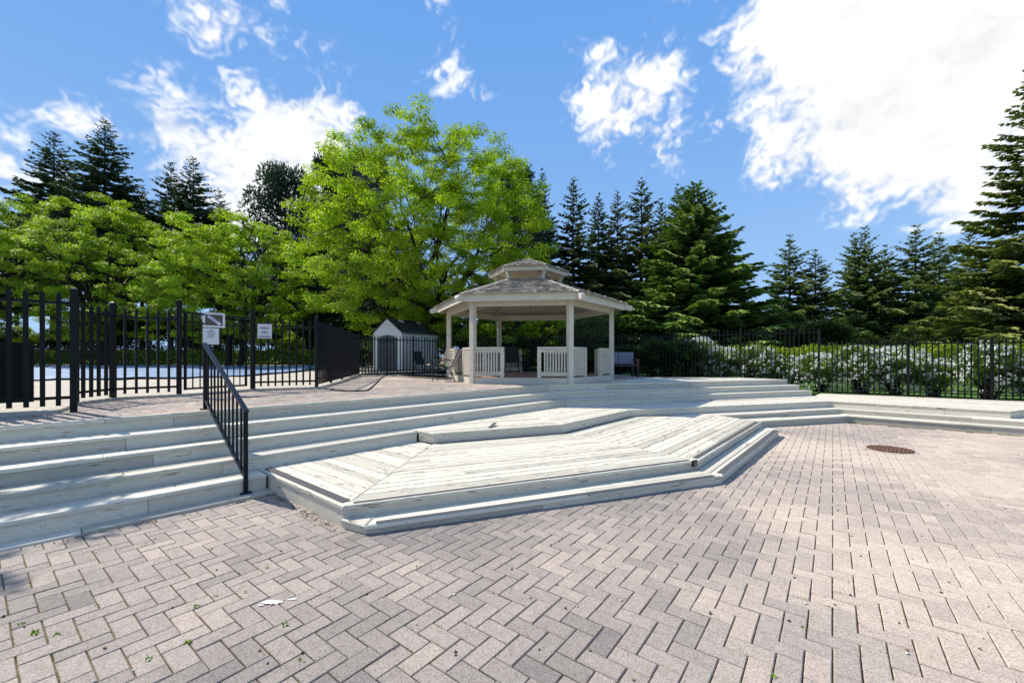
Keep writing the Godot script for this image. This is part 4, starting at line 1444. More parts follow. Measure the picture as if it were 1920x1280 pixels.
	# weeds in the joints
	for q in [[368, 1137, 1.0], [352, 1205, 1.1], [535, 1172, 1.2], [404, 1117, 0.6], [278, 1236, 0.9], [500, 1064, 0.7], [64, 1188, 1.3], [40, 1170, 1.0], [105, 1190, 0.9], [567, 1240, 0.7], [1508, 1178, 0.8], [1450, 1268, 0.8], [505, 910, 1.6], [545, 1225, 0.5], [460, 1110, 0.6], [180, 1134, 0.6]]:
		var d: float = 785.0 * 1.467 / (q[1] - 680.0)
		var px: float = (q[0] - 960.0) * d / 785.0
		var wd := MB.new()
		for k in 16:
			var a := rng.randf() * TAU
			var out := Vector3(cos(a), rng.randf_range(0.5, 1.6), sin(a)).normalized()
			var side := out.cross(Vector3.UP).normalized() * 0.006
			wd.leaf(Vector3(cos(a), 0, sin(a)) * 0.006, out * rng.randf_range(0.01, 0.024) * q[2], side * 0.75 * q[2], (out.cross(side)).normalized(), Color(0.22, 0.36, 0.04) * rng.randf_range(0.7, 1.3))
		var o := part("weed", wd.mesh(), M.leaf, self, Transform3D(Basis(), V(px, ground_y(d) - 0.003, d)))
		tag(o, "tiny green weed sprouting from a joint between patio pavers", "weed", "weeds in the paver joints")
	# crumbs and dry bits
	var db := MB.new()
	for k in 260:
		var d := rng.randf_range(1.9, 7.0)
		var px := rng.randf_range(-1.25, 1.25) * d
		if px < 0 and d > 4.2 + px * 0.1: continue
		var s := rng.randf_range(0.003, 0.009)
		var l := rng.randf()
		db.tint = Color(0.05, 0.04, 0.035) if l < 0.5 else (Color(0.5, 0.48, 0.44) if l < 0.8 else Color(0.22, 0.15, 0.08))
		db.box(Transform3D(Basis(Vector3(rng.randf(), rng.randf(), rng.randf()).normalized(), rng.randf() * 3.0), V(px, ground_y(d) + s * 0.4, d)), Vector3(s * 1.6, s, s * 1.2))
	# dry leaves blown into the corner between steps and deck, and along the sill
	for k in 240:
		var q := Vector2(-2.62, 4.72) + Vector2(rng.randfn() * 0.14, rng.randfn() * 0.07 - 0.03) if k < 110 else on_c(5.09 - absf(rng.randfn()) * 0.03, rng.randf_range(-1.0, 1.8))
		if k >= 170: q = A[1].lerp(on_c(5.6, 1.6), rng.randf_range(-0.05, 0.7)) + Vector2(-0.035, -0.03) + Vector2(rng.randfn(), rng.randfn()) * 0.018
		var s := rng.randf_range(0.005, 0.016)
		db.tint = [Color(0.2, 0.12, 0.06), Color(0.3, 0.2, 0.1), Color(0.1, 0.07, 0.04), Color(0.36, 0.3, 0.2)][rng.randi() % 4]
		db.box(Transform3D(Basis(Vector3(rng.randf(), rng.randf(), rng.randf()).normalized(), rng.randf() * 3.0), V(q.x, ground_y(q.y) + s * 0.35, q.y)), Vector3(s * 1.5, s * 0.3, s))
	var dm := StandardMaterial3D.new()
	dm.vertex_color_use_as_albedo = true
	dm.roughness = 0.9
	dm.resource_name = "crumbs"
	tag(part("debris", db.mesh(), dm, self), "scattered grit, leaf crumbs and pebbles on the patio", "debris", "", "stuff")
	# far tower behind the big tree
	var tw := thing("apartment_tower", "grey apartment tower showing above the big bright green tree", "building", V(-39, 0.5, 105), 0.35)
	var tm := MB.new()
	tm.box(Transform3D(Basis(), Vector3(0, 23.5, 0)), Vector3(15, 47, 14))
	part("wall", tm.mesh(), M.tower, tw)
	var pm2 := MB.new()
	pm2.box(Transform3D(Basis(), Vector3(0, 48.2, 0)), Vector3(9, 2.4, 8))
	part("roof_house", pm2.mesh(), M.tower, tw)
	for fl in 16:
		for k in 5:
			var wm := MB.new()
			wm.box(Transform3D(Basis(), Vector3(-6 + 3 * k, 2.0 + fl * 2.85, 7.02)), Vector3(1.9, 1.5, 0.12))
			part("window", wm.mesh(), M.glass, tw)
	# faded red rail beyond the hedge
	var gr := thing("guard_rail", "long low faded red rail on posts beyond the light green hedge", "rail")
	var rm := MB.new()
	rm.beam(V(14.0, 1.86, 25.0), V(24.5, 1.86, 25.6), 0.05, 0.09)
	part("rail", rm.mesh(), M.railing_pink, gr)
	for k in 6:
		var pm := MB.new()
		pm.box(Transform3D(Basis(), V(14.2 + 2.0 * k, 1.2, 25.02 + 0.114 * k)), Vector3(0.07, 1.3, 0.07))
		part("post", pm.mesh(), M.metal2, gr)

# ------------------------------------------------------------------ plants
func leaf_clump(mb: MB, p: Vector3, rad: Vector3, count: int, ln: float, wd: float, col: Color, vary: float, droop: float) -> void:
	for k in count:
		var d := Vector3(rng.randfn(), rng.randfn(), rng.randfn())
		d = d.normalized() * pow(rng.randf(), 0.45)
		var q := p + d * rad
		var out := Vector3(d.x + rng.randf_range(-0.7, 0.7), d.y * 0.4 - droop + rng.randf_range(-0.4, 0.4), d.z + rng.randf_range(-0.7, 0.7)).normalized()
		var s := out.cross(Vector3(rng.randf_range(-0.5, 0.5), 1, rng.randf_range(-0.5, 0.5))).normalized()
		var l := ln * rng.randf_range(0.65, 1.3)
		var g := 1.0 + rng.randf_range(-vary, vary)
		mb.leaf(q, out * l, s * wd * 0.5, out.cross(s), Color(col.r * g * rng.randf_range(0.9, 1.12), col.g * g, col.b * g))

func bent(a: Vector3, b: Vector3, sag: float, n: int, wob: float) -> PackedVector3Array:
	var out := PackedVector3Array()
	for k in n + 1:
		var t := float(k) / n
		var p := a.lerp(b, t)
		p.y += sag * sin(t * PI)
		if k > 0 and k < n: p += Vector3(rng.randf_range(-wob, wob), rng.randf_range(-wob, wob) * 0.6, rng.randf_range(-wob, wob))
		out.append(p)
	return out

func taper(n: int, r0: float, r1: float) -> PackedFloat32Array:
	var out := PackedFloat32Array()
	for k in n: out.append(lerpf(r0, r1, float(k) / (n - 1)))
	return out

# broad airy tree: limbs fan out from a low fork, twigs carry flat layers of small leaves
func broad_tree(label: String, at: Vector3, h: float, spread: float, fork: float, stems: int, clumps: int, per: int, col: Color, sd: int, lean := Vector3.ZERO, leaf_len := 0.19, group := "bright green trees") -> Node3D:
	rng.seed = sd
	var t := thing("locust_tree", label, "tree", at, 0.0, group)
	var wood := MB.new()
	var nodes := PackedVector3Array()
	var size := PackedFloat32Array()
	var r0 := h * 0.017 + 0.04
	var starts := []
	for s in stems:
		var b := Vector3(rng.randf_range(-0.25, 0.25), 0, rng.randf_range(-0.25, 0.25)) * (0.0 if stems == 1 else 1.2)
		var f := b + Vector3(rng.randf_range(-0.3, 0.3) + b.x * 1.2, fork * rng.randf_range(0.9, 1.2), rng.randf_range(-0.3, 0.3)) + lean * 0.3
		var pts := bent(b + Vector3(0, -0.15, 0), f, 0.0, 5, 0.05)
		wood.tube(pts, taper(6, r0, r0 * 0.72), 8)
		starts.append(f)
	var limbs := 11
	for k in limbs:
		var f: Vector3 = starts[k % starts.size()]
		var az := TAU * (k + rng.randf_range(-0.3, 0.3)) / limbs * 1.618 * 2.0
		var el := rng.randf_range(0.25, 1.25)
		var reach := Vector3(cos(az) * cos(el) * spread * 0.92, fork + (h - fork) * (0.28 + 0.66 * sin(el)) - f.y, sin(az) * cos(el) * spread * 0.92) + lean
		var e := f + reach * rng.randf_range(0.7, 0.86)
		var pts := bent(f, e, spread * rng.randf_range(-0.03, 0.09), 8, spread * 0.035)
		wood.tube(pts, taper(9, r0 * 0.66, 0.022), 6)
		for q in range(1, 9):
			nodes.append(pts[q]); size.append(lerpf(r0 * 0.55, 0.018, q / 8.0))
		for m in 4:
			var at_k := 2 + rng.randi() % 6
			var a := pts[at_k]
			var dirv := (pts[8] - pts[0]).normalized()
			var sidev := Vector3(rng.randfn(), rng.randfn() * 0.6 + 0.2, rng.randfn()).normalized()
			var e2 := a + (dirv + sidev * 1.1).normalized() * spread * rng.randf_range(0.22, 0.42)
			var p2 := bent(a, e2, 0.1, 5, spread * 0.03)
			wood.tube(p2, taper(6, lerpf(r0 * 0.55, 0.02, at_k / 8.0) * 0.6, 0.012), 5)
			for q in range(1, 6):
				nodes.append(p2[q]); size.append(0.02)
	var leaves := MB.new()
	var cy := h * 0.54
	var ry := h * 0.46
	var lump := noise(sd, 0.9, 2)
	for k in clumps:
		var d := Vector3(rng.randfn(), rng.randfn(), rng.randfn()).normalized()
		var shell := pow(rng.randf(), 0.3)
		shell *= 1.0 + 0.15 * lump.get_noise_3d(d.x * 2.0, d.y * 2.0, d.z * 2.0)
		var wx := spread
		var p := Vector3(d.x * wx, cy + d.y * ry, d.z * wx) * Vector3(shell, 1.0, shell)
		p.y = cy + d.y * ry * shell
		p += lean * clampf(p.y / h, 0.0, 1.0)
		if p.y < fork * 0.6: continue
		var best := 0
		var bd := INF
		for q in nodes.size():
			var dd := nodes[q].distance_squared_to(p)
			if dd < bd: bd = dd; best = q
		if bd > spread * spread * 0.34: continue
		wood.tube(bent(nodes[best], p, 0.06, 3, 0.05), taper(4, minf(0.018, size[best] * 0.8), 0.006), 4, false)
		var cr := (0.16 + spread * 0.042) * rng.randf_range(0.75, 1.35)
		var g := rng.randf_range(0.7, 1.25)
		leaf_clump(leaves, p, Vector3(cr, cr * 0.42, cr), per, leaf_len, leaf_len * 0.42, Color(col.r * g, col.g * g, col.b * g), 0.22, 0.35)
	part("trunk", wood.mesh(), M.bark, t)
	part("crown", leaves.mesh(), M.leaf, t)
	return t

# needle spray: a twig of narrow blades
func needle_twig(mb: MB, p: Vector3, dir: Vector3, ln: float, wd: float, col: Color) -> void:
	var s := dir.cross(Vector3.UP)
	if s.length() < 0.1: s = Vector3.RIGHT
	s = s.normalized()
	var up := s.cross(dir).normalized()
	var g := rng.randf_range(0.75, 1.25)
	var c := Color(col.r * g, col.g * g, col.b * g)
	mb.leaf(p, dir * ln, s * wd, up, c)
	mb.leaf(p, dir * ln * 0.95, (up * 0.8 + s * 0.3) * wd * 0.8, s, c)
	mb.leaf(p + dir * ln * 0.25, (dir + s * 0.85).normalized() * ln * 0.55, up * wd * 0.5 + dir * wd * 0.2, up, c)
	mb.leaf(p + dir * ln * 0.25, (dir - s * 0.85).normalized() * ln * 0.55, up * wd * 0.5 - dir * wd * 0.2, up, c)

func spruce_meshes(h: float, rad: float, base: float, gap: float, per_whorl: int, droop: float, dense: float, col: Color, tip: Color, sd: int, ragged := 0.15, power := 0.85) -> Array:
	rng.seed = sd
	var wood := MB.new()
	var nd := MB.new()
	wood.tube(bent(Vector3(0, -0.2, 0), Vector3(0, h * 0.97, 0), 0.0, 8, 0.04), taper(9, h * 0.014 + 0.03, 0.012), 7)
	var y := base
	while y < h * 0.99:
		var f := (y - base) / (h - base)
		var r := rad * pow(1.0 - f, power) * (1.0 + rng.randf_range(-ragged, ragged)) + 0.05
		var n := maxi(4, roundi(per_whorl * (0.6 + 0.6 * (1.0 - f))))
		var az0 := rng.randf() * TAU
		for k in n:
			var az := az0 + TAU * k / n + rng.randf_range(-0.25, 0.25)
			var rr := r * rng.randf_range(1.0 - ragged * 2.2, 1.0 + ragged * 0.6)
			var o := Vector3(cos(az), 0, sin(az))
			var sgn := lerpf(-droop, 0.55, smoothstep(0.35, 1.0, f))
			var yy := y + rng.randf_range(-gap, gap) * 0.45
			var a := Vector3(0, yy, 0)
			var m := a + o * rr * 0.55 + Vector3(0, sgn * rr * 0.45, 0)
			var e := a + o * rr + Vector3(0, sgn * rr * 0.62 + 0.1 * rr, 0)
			wood.tube(PackedVector3Array([a, m, e]), PackedFloat32Array([0.014 + rr * 0.008, 0.012, 0.006]), 4, false)
			var side := o.cross(Vector3.UP)
			var steps := maxi(3, roundi(rr * dense))
			for s in steps:
				var t := 0.16 + 0.84 * (s + rng.randf()) / steps
				var p := a.lerp(m, t / 0.55) if t < 0.55 else m.lerp(e, (t - 0.55) / 0.45)
				var fan := rr * 0.30 * (1.0 - t * 0.6) + 0.17 - 0.09 * f
				for sg in [-1.0, 1.0]:
					var cc: Color = col.lerp(tip, clampf(t * t * 0.9 + rng.randf_range(-0.2, 0.2), 0.0, 1.0))
					var dv: Vector3 = (o * rng.randf_range(0.55, 1.0) + side * sg * rng.randf_range(0.5, 1.1) + Vector3(0, rng.randf_range(-0.4, 0.12), 0)).normalized()
					var ln := fan * rng.randf_range(0.7, 1.25)
					needle_twig(nd, p, dv, ln, 0.035 + ln * 0.13, cc)
				if rng.randf() < 0.5:
					needle_twig(nd, p, (o * 0.6 + Vector3(0, -0.6 if f < 0.7 else 0.4, 0) + side * rng.randf_range(-0.4, 0.4)).normalized(), fan * 0.7, 0.045, col)
			needle_twig(nd, e - o * 0.06, (o + Vector3(0, 0.12, 0)).normalized(), 0.24 + rr * 0.05, 0.05, tip)
		y += gap * lerpf(1.0, 0.62, f)
	for k in 8:
		var az := TAU * k / 8.0
		needle_twig(nd, Vector3(0, h * 0.93 + 0.01 * k * h * 0.4, 0), Vector3(cos(az) * 0.5, 1, sin(az) * 0.5).normalized(), 0.3, 0.04, tip)
	return [wood.mesh(), nd.mesh()]

func conifer(called: String, label: String, meshes: Array, at: Vector3, scale_xz: float, scale_y: float, turn: float, group: String) -> Node3D:
	var t := thing(called, label, "tree", at, turn, group)
	var tr := Transform3D(Basis.from_scale(Vector3(scale_xz, scale_y, scale_xz)), Vector3.ZERO)
	part("trunk", meshes[0], M.bark_grey, t, tr)
	part("crown", meshes[1], M.needle, t, tr)
	return t

func pine_meshes(h: float, rad: float, sd: int, col: Color) -> Array:
	rng.seed = sd
	var wood := MB.new()
	var nd := MB.new()
	wood.tube(bent(Vector3(0, -0.2, 0), Vector3(0, h * 0.95, 0), 0.0, 8, 0.1), taper(9, 0.26, 0.03), 7)
	for k in 190:
		var d := Vector3(rng.randfn(), rng.randfn(), rng.randfn()).normalized()
		var f := pow(rng.randf(), 0.5)
		var y := h * (0.2 + 0.8 * rng.randf())
		var rr := rad * sqrt(maxf(0.06, 1.0 - pow((y / h - 0.42) / 0.62, 2.0))) * f
		var az := rng.randf() * TAU
		var p := Vector3(cos(az) * rr, y, sin(az) * rr)
		var a := Vector3(0, maxf(y - rr * 0.35, 0.5), 0)
		wood.tube(PackedVector3Array([a, a.lerp(p, 0.6) + Vector3(0, -0.1, 0), p]), PackedFloat32Array([0.05, 0.03, 0.012]), 4, false)
		var g := rng.randf_range(0.75, 1.25)
		var cr := rng.randf_range(0.5, 0.85)
		for q in 120:
			var v := Vector3(rng.randfn(), rng.randfn() * 0.6 + 0.25, rng.randfn()).normalized()
			var st := p + v * cr * rng.randf_range(0.3, 0.9)
			var s := v.cross(Vector3(rng.randf_range(-1, 1), 0.5, rng.randf_range(-1, 1))).normalized()
			nd.leaf(st, v * rng.randf_range(0.16, 0.32), s * 0.045, v.cross(s), Color(col.r * g, col.g * g, col.b * g) * rng.randf_range(0.75, 1.3))
	return [wood.mesh(), nd.mesh()]

func shrub_meshes(rad: Vector3, clumps: int, per: int, leaf_len: float, col: Color, sd: int, upright := 0.2) -> Array:
	rng.seed = sd
	var wood := MB.new()
	var lv := MB.new()
	for k in clumps:
		var d := Vector3(rng.randfn(), rng.randfn(), rng.randfn()).normalized()
		d.y = absf(d.y) if rng.randf() < 0.75 else d.y
		var p := Vector3(0, rad.y, 0) + d * rad * pow(rng.randf(), 0.3) * rng.randf_range(0.82, 1.05)
		p.y = maxf(p.y, 0.08)
		if k % 3 == 0:
			wood.tube(bent(Vector3(rng.randf_range(-0.12, 0.12), 0, rng.randf_range(-0.12, 0.12)), p, 0.0, 3, 0.04), taper(4, 0.02, 0.006), 4, false)
		var g := rng.randf_range(0.75, 1.25)
		var cr := maxf(rad.x, rad.y) * rng.randf_range(0.14, 0.24)
		leaf_clump(lv, p, Vector3(cr, cr * 0.8, cr), per, leaf_len, leaf_len * 0.5, Color(col.r * g, col.g * g, col.b * g), 0.25, -upright)
	return [wood.mesh(), lv.mesh()]

func shrub(called: String, label: String, meshes: Array, at: Vector3, sc: Vector3, turn: float, group: String, category := "shrub") -> Node3D:
	var t := thing(called, label, category, at, turn, group)
	var tr := Transform3D(Basis.from_scale(sc), Vector3.ZERO)
	part("stems", meshes[0], M.bark, t, tr)
	part("foliage", meshes[1], M.leaf, t, tr)
	if meshes.size() > 2:
		part("blossoms", meshes[2], M.petal, t, tr)
	return t

func hedge_run(called: String, label: String, a: Vector2, b: Vector2, base: float, h: float, w: float, count: int, leaf_len: float, col: Color, sd: int, upright: float) -> void:
	rng.seed = sd
	var lv := MB.new()
	var lump := noise(sd, 0.7, 2)
	var d := (b - a)
	var nn := Vector2(-d.y, d.x).normalized()
	for k in count:
		var t := rng.randf()
		var s := rng.randf_range(-0.5, 0.5)
		var top := h * (0.9 + 0.16 * lump.get_noise_2d(t * d.length(), s * 3.0))
		var y := top * pow(rng.randf(), 0.6)
		if absf(s) < 0.32 and y < top * 0.75: s = signf(s) * rng.randf_range(0.32, 0.5)
		var p := a + d * t + nn * s * w * (1.0 - 0.25 * y / h)
		var out := Vector3(rng.randf_range(-1, 1), upright + rng.randf_range(-0.5, 0.7), rng.randf_range(-1, 1)).normalized()
		var sd2 := out.cross(Vector3(rng.randf_range(-1, 1), 0.6, rng.randf_range(-1, 1))).normalized()
		var l := leaf_len * rng.randf_range(0.7, 1.4)
		var g := rng.randf_range(0.7, 1.3)
		lv.leaf(V2(p, base + y), out * l, sd2 * l * 0.28, out.cross(sd2), Color(col.r * g, col.g * g, col.b * g))
	tag(part(called, lv.mesh(), M.leaf, self), label, "hedge")

func build_plants() -> void:
	# --- bright honey locusts
	var green := Color(0.37, 0.50, 0.035)
	broad_tree("big twin-stemmed bright green locust tree rising behind the white shed", V(-4.75, 0.7, 23.5), 13.4, 7.0, 2.7, 2, 800, 215, green, 11, Vector3.ZERO, 0.155)
	broad_tree("wide bright green locust tree whose low crown hangs over the gate", V(-16.4, 1.0, 24.5), 9.0, 4.3, 2.2, 2, 420, 190, green, 23, Vector3.ZERO, 0.155)
	broad_tree("bright green locust tree with tall crown beyond the pool", V(-25.8, 1.0, 26.5), 10.7, 4.3, 2.6, 1, 420, 190, green, 31, Vector3.ZERO, 0.155)
	broad_tree("locust tree with darker crown by the far end of the pool", V(-32.5, 1.0, 26.5), 11.4, 4.0, 2.6, 1, 330, 190, Color(0.28, 0.40, 0.03), 37, Vector3.ZERO, 0.155)
	broad_tree("young locust tree standing outside the tall fence panel with the plywood board", V(-10.6, 0.8, 5.0), 9.6, 2.4, 3.0, 1, 130, 130, green, 41, Vector3.ZERO, 0.14)
	broad_tree("low bright green tree right behind the gazebo fence", V(0.3, 0.7, 21.5), 4.7, 3.0, 1.0, 2, 120, 150, green, 43)
	broad_tree("small bright green tree beside the shed, under the big locust", V(-2.6, 0.7, 22.3), 4.6, 2.3, 0.9, 2, 80, 150, green, 47)
	# --- spruces
	var dark := Color(0.078, 0.118, 0.058)
	var tipc := Color(0.17, 0.235, 0.09)
	var fresh := Color(0.25, 0.35, 0.075)
	var sL := spruce_meshes(24.0, 7.2, 9.0, 0.55, 8, 0.3, 4.6, dark, Color(0.12, 0.17, 0.11), 100, 0.18, 0.95)
	var sA := spruce_meshes(16.0, 4.9, 1.2, 0.44, 8, 0.28, 5.6, dark, tipc, 101, 0.16, 0.95)
	var sB := spruce_meshes(16.0, 5.0, 1.5, 0.46, 7, 0.18, 5.4, Color(0.088, 0.12, 0.055), Color(0.22, 0.235, 0.09), 102, 0.24, 0.95)
	var sC := spruce_meshes(13.0, 6.0, 0.4, 0.38, 10, 0.2, 5.4, Color(0.11, 0.18, 0.045), fresh, 103, 0.14, 0.74)
	var sD := spruce_meshes(12.0, 4.3, 1.0, 0.46, 8, 0.04, 4.8, Color(0.12, 0.17, 0.06), Color(0.25, 0.31, 0.09), 104, 0.26, 0.84)
	var sE := spruce_meshes(14.5, 4.6, 0.5, 0.5, 8, 0.06, 5.6, Color(0.125, 0.16, 0.055), Color(0.30, 0.32, 0.09), 105, 0.2, 0.8)
	var gl := "dark spruces behind the pool"
	# pixel column of the tip, tip row, depth
	var P := func(px: float, py: float, d: float, base: float, h0: float) -> Array:
		return [V((px - 960.0) * d / 785.0, base, d), (1.467 + (671.0 - py) * d / 785.0 - base) / h0]
	var rows := [[100, 243, 44.0, sL, 1.0, "spruce with drooping boughs, shorter of the tall pair behind the pool"], [196, 220, 42.0, sL, 1.02, "tallest spruce of the pair behind the pool"],
		[266, 345, 46.0, sL, 0.7, "short dark spruce between the tall pair and the twin spires"], [320, 300, 44.0, sL, 0.75, "spruce forming the lower of the twin spires"],
		[362, 290, 43.0, sL, 0.8, "spruce forming the higher of the twin spires"], [410, 352, 46.0, sL, 0.7, "dark spruce peeking out beside the twin spires"], [30, 400, 47.0, sL, 0.7, "low spruce half hidden by the locust crowns"]]
	var turn := 0.3
	for q in rows:
		var a: Array = P.call(q[0], q[1], q[2], 1.0, 24.0)
		conifer("spruce_tree", q[5], q[3], a[0], q[4], a[1], turn, gl)
		turn += 1.7
	var gm := "tall spruces behind the gazebo"
	rows = [[1017, 316, 37.0, sA, 0.8, "narrow spruce with thin spire closest to the big locust crown"], [1075, 328, 36.0, sB, 0.95, "spruce with bushy top, second from the big locust crown"],
		[1122, 362, 38.0, sA, 0.95, "rounded dark spruce in the middle of the gazebo group"], [1158, 354, 36.5, sB, 0.8, "slim spruce squeezed between fuller ones"],
		[1203, 332, 34.0, sB, 1.08, "spruce with brownish cone-laden top"], [1240, 372, 38.0, sA, 0.95, "spruce filling the gap behind the brown-topped one"], [1270, 345, 36.0, sA, 0.75, "thin spire rising just behind the broad fresh green spruce"]]
	for q in rows:
		var a: Array = P.call(q[0], q[1], q[2], 0.7, 16.0)
		conifer("spruce_tree", q[5], q[3], a[0], q[4], a[1], turn, gm)
		turn += 1.3
	var a1: Array = P.call(1302, 340, 27.5, 0.6, 13.0)
	conifer("spruce_tree", "broad spruce with fresh green boughs down to the ground behind the fence", sC, a1[0], 0.98, a1[1], 0.4, gm)
	var gr := "open-boughed spruces beyond the red rail"
	rows = [[1481, 441, 40.0, sD, 1.05, "first open-boughed spruce beyond the rail, standing free"], [1529, 469, 39.0, sD, 1.0, "shorter pointed spruce beside the free-standing one"],
		[1603, 438, 41.0, sD, 0.95, "leaning half of the close pair of open spruces"], [1622, 426, 40.0, sD, 1.0, "taller half of the close pair of open spruces"], [1660, 460, 42.0, sD, 0.95, "fresh-tipped spruce between the close pair and the tallest"],
		[1718, 423, 38.0, sD, 1.15, "tallest of the open-boughed spruces beyond the rail"], [1762, 437, 40.0, sD, 1.0, "sparse spruce beside the tallest open-boughed one"], [1818, 430, 41.0, sD, 1.0, "sparse spruce partly covered by the big boughs"], [1868, 470, 43.0, sD, 1.0, "spruce almost hidden by the huge spruce"]]
	for q in rows:
		var a: Array = P.call(q[0], q[1], q[2], 0.5, 12.0)
		conifer("spruce_tree", q[5], q[3], a[0], q[4], a[1], turn, gr)
		turn += 1.1
	var a2: Array = P.call(1936, 128, 18.6, 0.4, 14.5)
	conifer("spruce_tree", "huge spruce with long olive boughs beside the flowering hedge", sE, a2[0], 0.85, a2[1], 1.1, gr)
	# --- dark pines
	var pm := pine_meshes(11.0, 3.2, 201, Color(0.035, 0.06, 0.04))
	var gp := "dark round-topped pines"
	conifer("pine_tree", "dark pine with rounded top between the locust crowns", pm, V(-19.5, 0.9, 36.0), 1.15, 1.48, 0.0, gp)
	conifer("pine_tree", "dark pine beside the tower, behind the big locust", pm, V(-15.2, 0.9, 35.0), 1.1, 1.5, 1.7, gp)
	conifer("pine_tree", "dark pine looking out between big locust and spruces", pm, V(0.1, 0.7, 33.0), 1.0, 1.38, 2.9, gp)
	conifer("pine_tree", "low dark pine behind the shed", pm, V(-8.6, 0.7, 30.0), 1.2, 0.9, 4.0, gp)
	conifer("pine_tree", "low dark pine behind the gate", pm, V(-16.0, 0.9, 33.0), 1.2, 0.85, 5.0, gp)
	# --- undergrowth
	var und := shrub_meshes(Vector3(1.9, 1.6, 1.6), 110, 75, 0.2, Color(0.045, 0.075, 0.02), 301)
	var gu := "dark undergrowth shrubs below the trees"
	rng.seed = 77
	var spots := []
	for k in 15:
		spots.append(Vector3(-36.0 + k * 2.45, 0.9, 30.2 + (k % 3) * 0.9))
	for k in 13:
		spots.append(Vector3(-1.5 + k * 1.75, 0.65, 26.2 + (k % 2) * 1.6))
	for k in 13:
		spots.append(Vector3(21.5 + k * 2.6, 0.5, 33.0 + (k % 2) * 1.4))
	for s in spots:
		var v := rng.randf_range(0.85, 1.25)
		shrub("evergreen_shrub", "dark leafy undergrowth shrub beneath the trees behind the fences", und, V(s.x, s.y, s.z), Vector3(v, v * rng.randf_range(0.85, 1.2), v), rng.randf() * TAU, gu)
	var und2 := shrub_meshes(Vector3(1.0, 0.85, 0.9), 70, 60, 0.13, Color(0.06, 0.11, 0.025), 302)
	var gd := "leafy shrubs along the back fence"
	for k in 9:
		var p := Vector2(2.2 + 0.62 * k, 19.8 - 0.33 * k)
		shrub("leafy_shrub", "green shrub growing close behind the fence beside the gazebo", und2, V2(p, 0.65), Vector3(1, rng.randf_range(0.8, 1.0), 1), k * 1.3, gd)
	for k in 6:
		shrub("leafy_shrub", "low green shrub between the shed and the long fence run", und2, V(-9.6 + 0.9 * k, 0.85, 24.2 + 0.2 * (k % 2)), Vector3(1, 0.75, 1), k * 2.1, "low shrubs by the shed")
	var grey := shrub_meshes(Vector3(1.1, 1.5, 1.0), 90, 70, 0.09, Color(0.12, 0.15, 0.075), 303, 0.6)
	shrub("juniper_shrub", "tall grey green shrub seen through the gazebo", grey, V(3.6, 0.65, 20.3), Vector3(1.15, 1.1, 1), 0.4, "")
	var glow := shrub_meshes(Vector3(0.9, 0.8, 0.9), 90, 90, 0.1, Color(0.3, 0.42, 0.03), 304)
	shrub("round_bush", "clipped round yellow green bush seen through the fence beyond the pool", glow, V(-14.6, 1.3, 27.6), Vector3(1.05, 1.05, 1.05), 0.0, "")
	shrub("round_bush", "bright bush at the skirt of the broad fresh green spruce", glow, V(17.6, 0.9, 30.0), Vector3(1.5, 1.5, 1.5), 1.0, "")
	# --- flowering shrubs
	var kinds := []
	for v in 3:
		var fl := shrub_meshes(Vector3(0.85, 0.62, 0.7) * [1.0, 1.08, 0.9][v], 80, 55, 0.085, [Color(0.14, 0.24, 0.04), Color(0.11, 0.19, 0.035), Color(0.17, 0.27, 0.045)][v], 305 + v, 0.3)
		var bl := MB.new()
		var patch := noise(600 + v, 1.0, 2)
		for k in [440, 360, 290][v]:
			var d := Vector3(rng.randfn(), rng.randfn() * 0.9 + 0.25, rng.randfn()).normalized()
			if patch.get_noise_3d(d.x * 1.7, d.y * 1.7, d.z * 1.7) + rng.randf_range(-0.18, 0.18) < [-0.16, -0.07, 0.0][v]: continue
			var p := Vector3(0, 0.62, 0) + d * Vector3(0.92, 0.68, 0.78) * rng.randf_range(0.86, 1.1)
			if p.y < 0.16: continue
			var big: float = rng.randf_range(0.55, 1.05)
			for q in 11:
				var vv := (d + Vector3(rng.randfn(), rng.randfn(), rng.randfn()) * 0.6).normalized()
				var s := vv.cross(Vector3(rng.randf_range(-1, 1), 0.4, rng.randf_range(-1, 1))).normalized()
				bl.leaf(p + Vector3(rng.randfn(), rng.randfn() * 0.7, rng.randfn()) * 0.032 * big, s * 0.05 * big, vv.cross(s) * 0.022 * big, vv, Color(0.78, 0.8, 0.76) * rng.randf_range(0.8, 1.05))
		fl.append(bl.mesh())
		kinds.append(fl)
	var fl: Array = kinds[0]
	var gf := "white flowering shrubs behind the low fence"
	for k in 13:
		var p := Vector2(8.7 + 0.85 * k + rng.randf_range(-0.12, 0.12), 16.9 - 0.585 * k) + Vector2(0.0, rng.randf_range(-0.1, 0.3))
		var base := 0.62 if k < 1 else (0.4 if k < 2 else 0.2)
		var v := [0, 1, 2, 0, 1, 0, 2, 1, 0, 2, 0, 1, 0][k] as int
		var lb: String = ["white flowering shrub thick with blossom in the row behind the lower black fence", "broad dark-leaved flowering shrub with patchy white blossom behind the lower black fence", "small fresh-leaved flowering shrub with few white blossoms behind the lower black fence"][v]
		var z := rng.randf_range(0.92, 1.18)
		shrub("flowering_shrub", lb, kinds[v], V2(p, base), Vector3(z, z * rng.randf_range(0.95, 1.15), z), k * 1.9, gf)
	shrub("flowering_shrub", "white flowering shrub standing taller behind the upper fence, apart from the row", fl, V(8.2, 0.66, 18.3), Vector3(1.1, 1.3, 1.1), 0.7, "")
	hedge_run("light_hedge", "yellow green hedge behind the white flowering shrubs", Vector2(7.6, 19.8), Vector2(23.0, 14.2), 0.3, 1.72, 1.3, 34000, 0.11, Color(0.27, 0.36, 0.03), 401, 1.2)
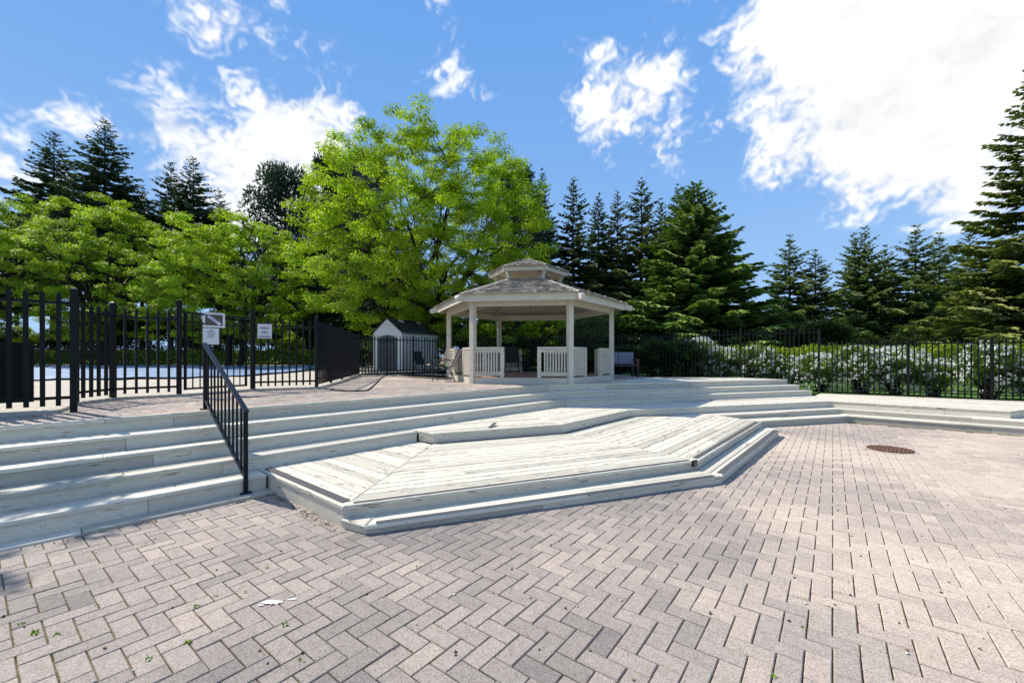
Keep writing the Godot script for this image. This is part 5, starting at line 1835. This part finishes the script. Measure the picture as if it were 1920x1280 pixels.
	hedge_run("light_hedge", "light green hedge along the far fence across the pool", Vector2(-36, 27.6), Vector2(-8.0, 26.2), 0.95, 1.05, 1.0, 26000, 0.13, Color(0.17, 0.26, 0.03), 402, 0.7)

func _ready() -> void:
	# camera: level, 16 mm class lens with a slight rise
	var cam := Camera3D.new()
	cam.name = "camera"
	cam.projection = Camera3D.PROJECTION_FRUSTUM
	cam.near = 0.1
	cam.far = 3000.0
	cam.size = 0.1 * 1280.0 / 785.0
	cam.frustum_offset = Vector2(0.0, 0.1 * 31.0 / 785.0)
	cam.position = Vector3(0, 1.467, 0)
	add_child(cam)
	cam.current = true
	# sky
	var env := Environment.new()
	env.background_mode = Environment.BG_SKY
	var sky := Sky.new()
	var pan := PanoramaSkyMaterial.new()
	pan.panorama = make_sky()
	pan.energy_multiplier = 0.95
	sky.sky_material = pan
	env.sky = sky
	env.tonemap_mode = Environment.TONE_MAPPER_LINEAR
	env.tonemap_exposure = 1.33
	env.sdfgi_enabled = true
	env.ssao_enabled = true
	env.ssil_enabled = true
	var we := WorldEnvironment.new()
	we.name = "environment"
	we.environment = env
	add_child(we)
	# sun, high behind the trees on the pool side
	var sun := DirectionalLight3D.new()
	sun.name = "sun"
	sun.light_energy = 1.6
	sun.light_color = Color(1.0, 0.965, 0.91)
	sun.light_angular_distance = 0.5
	sun.shadow_enabled = true
	add_child(sun)
	sun.look_at_from_position(Vector3.ZERO, Vector3(0.585, -0.75, 0.315), Vector3.UP)
	rng.seed = 12
	make_materials()
	print("materials ", Time.get_ticks_msec())
	build_lawn()
	build_patio()
	build_terrace()
	print("ground ", Time.get_ticks_msec())
	build_steps()
	build_decks()
	print("decks ", Time.get_ticks_msec())
	build_gazebo()
	build_fences()
	build_signs()
	build_handrail()
	build_shed()
	build_small()
	print("objects ", Time.get_ticks_msec())
	build_plants()
	var tri := 0
	var met := {}
	for o in find_children("*", "MeshInstance3D", true, false):
		if met.has(o.mesh) or not o.mesh is ArrayMesh: continue
		met[o.mesh] = true
		tri += o.mesh.surface_get_array_index_len(0) / 3
	print("plants ", Time.get_ticks_msec(), " triangles ", tri)
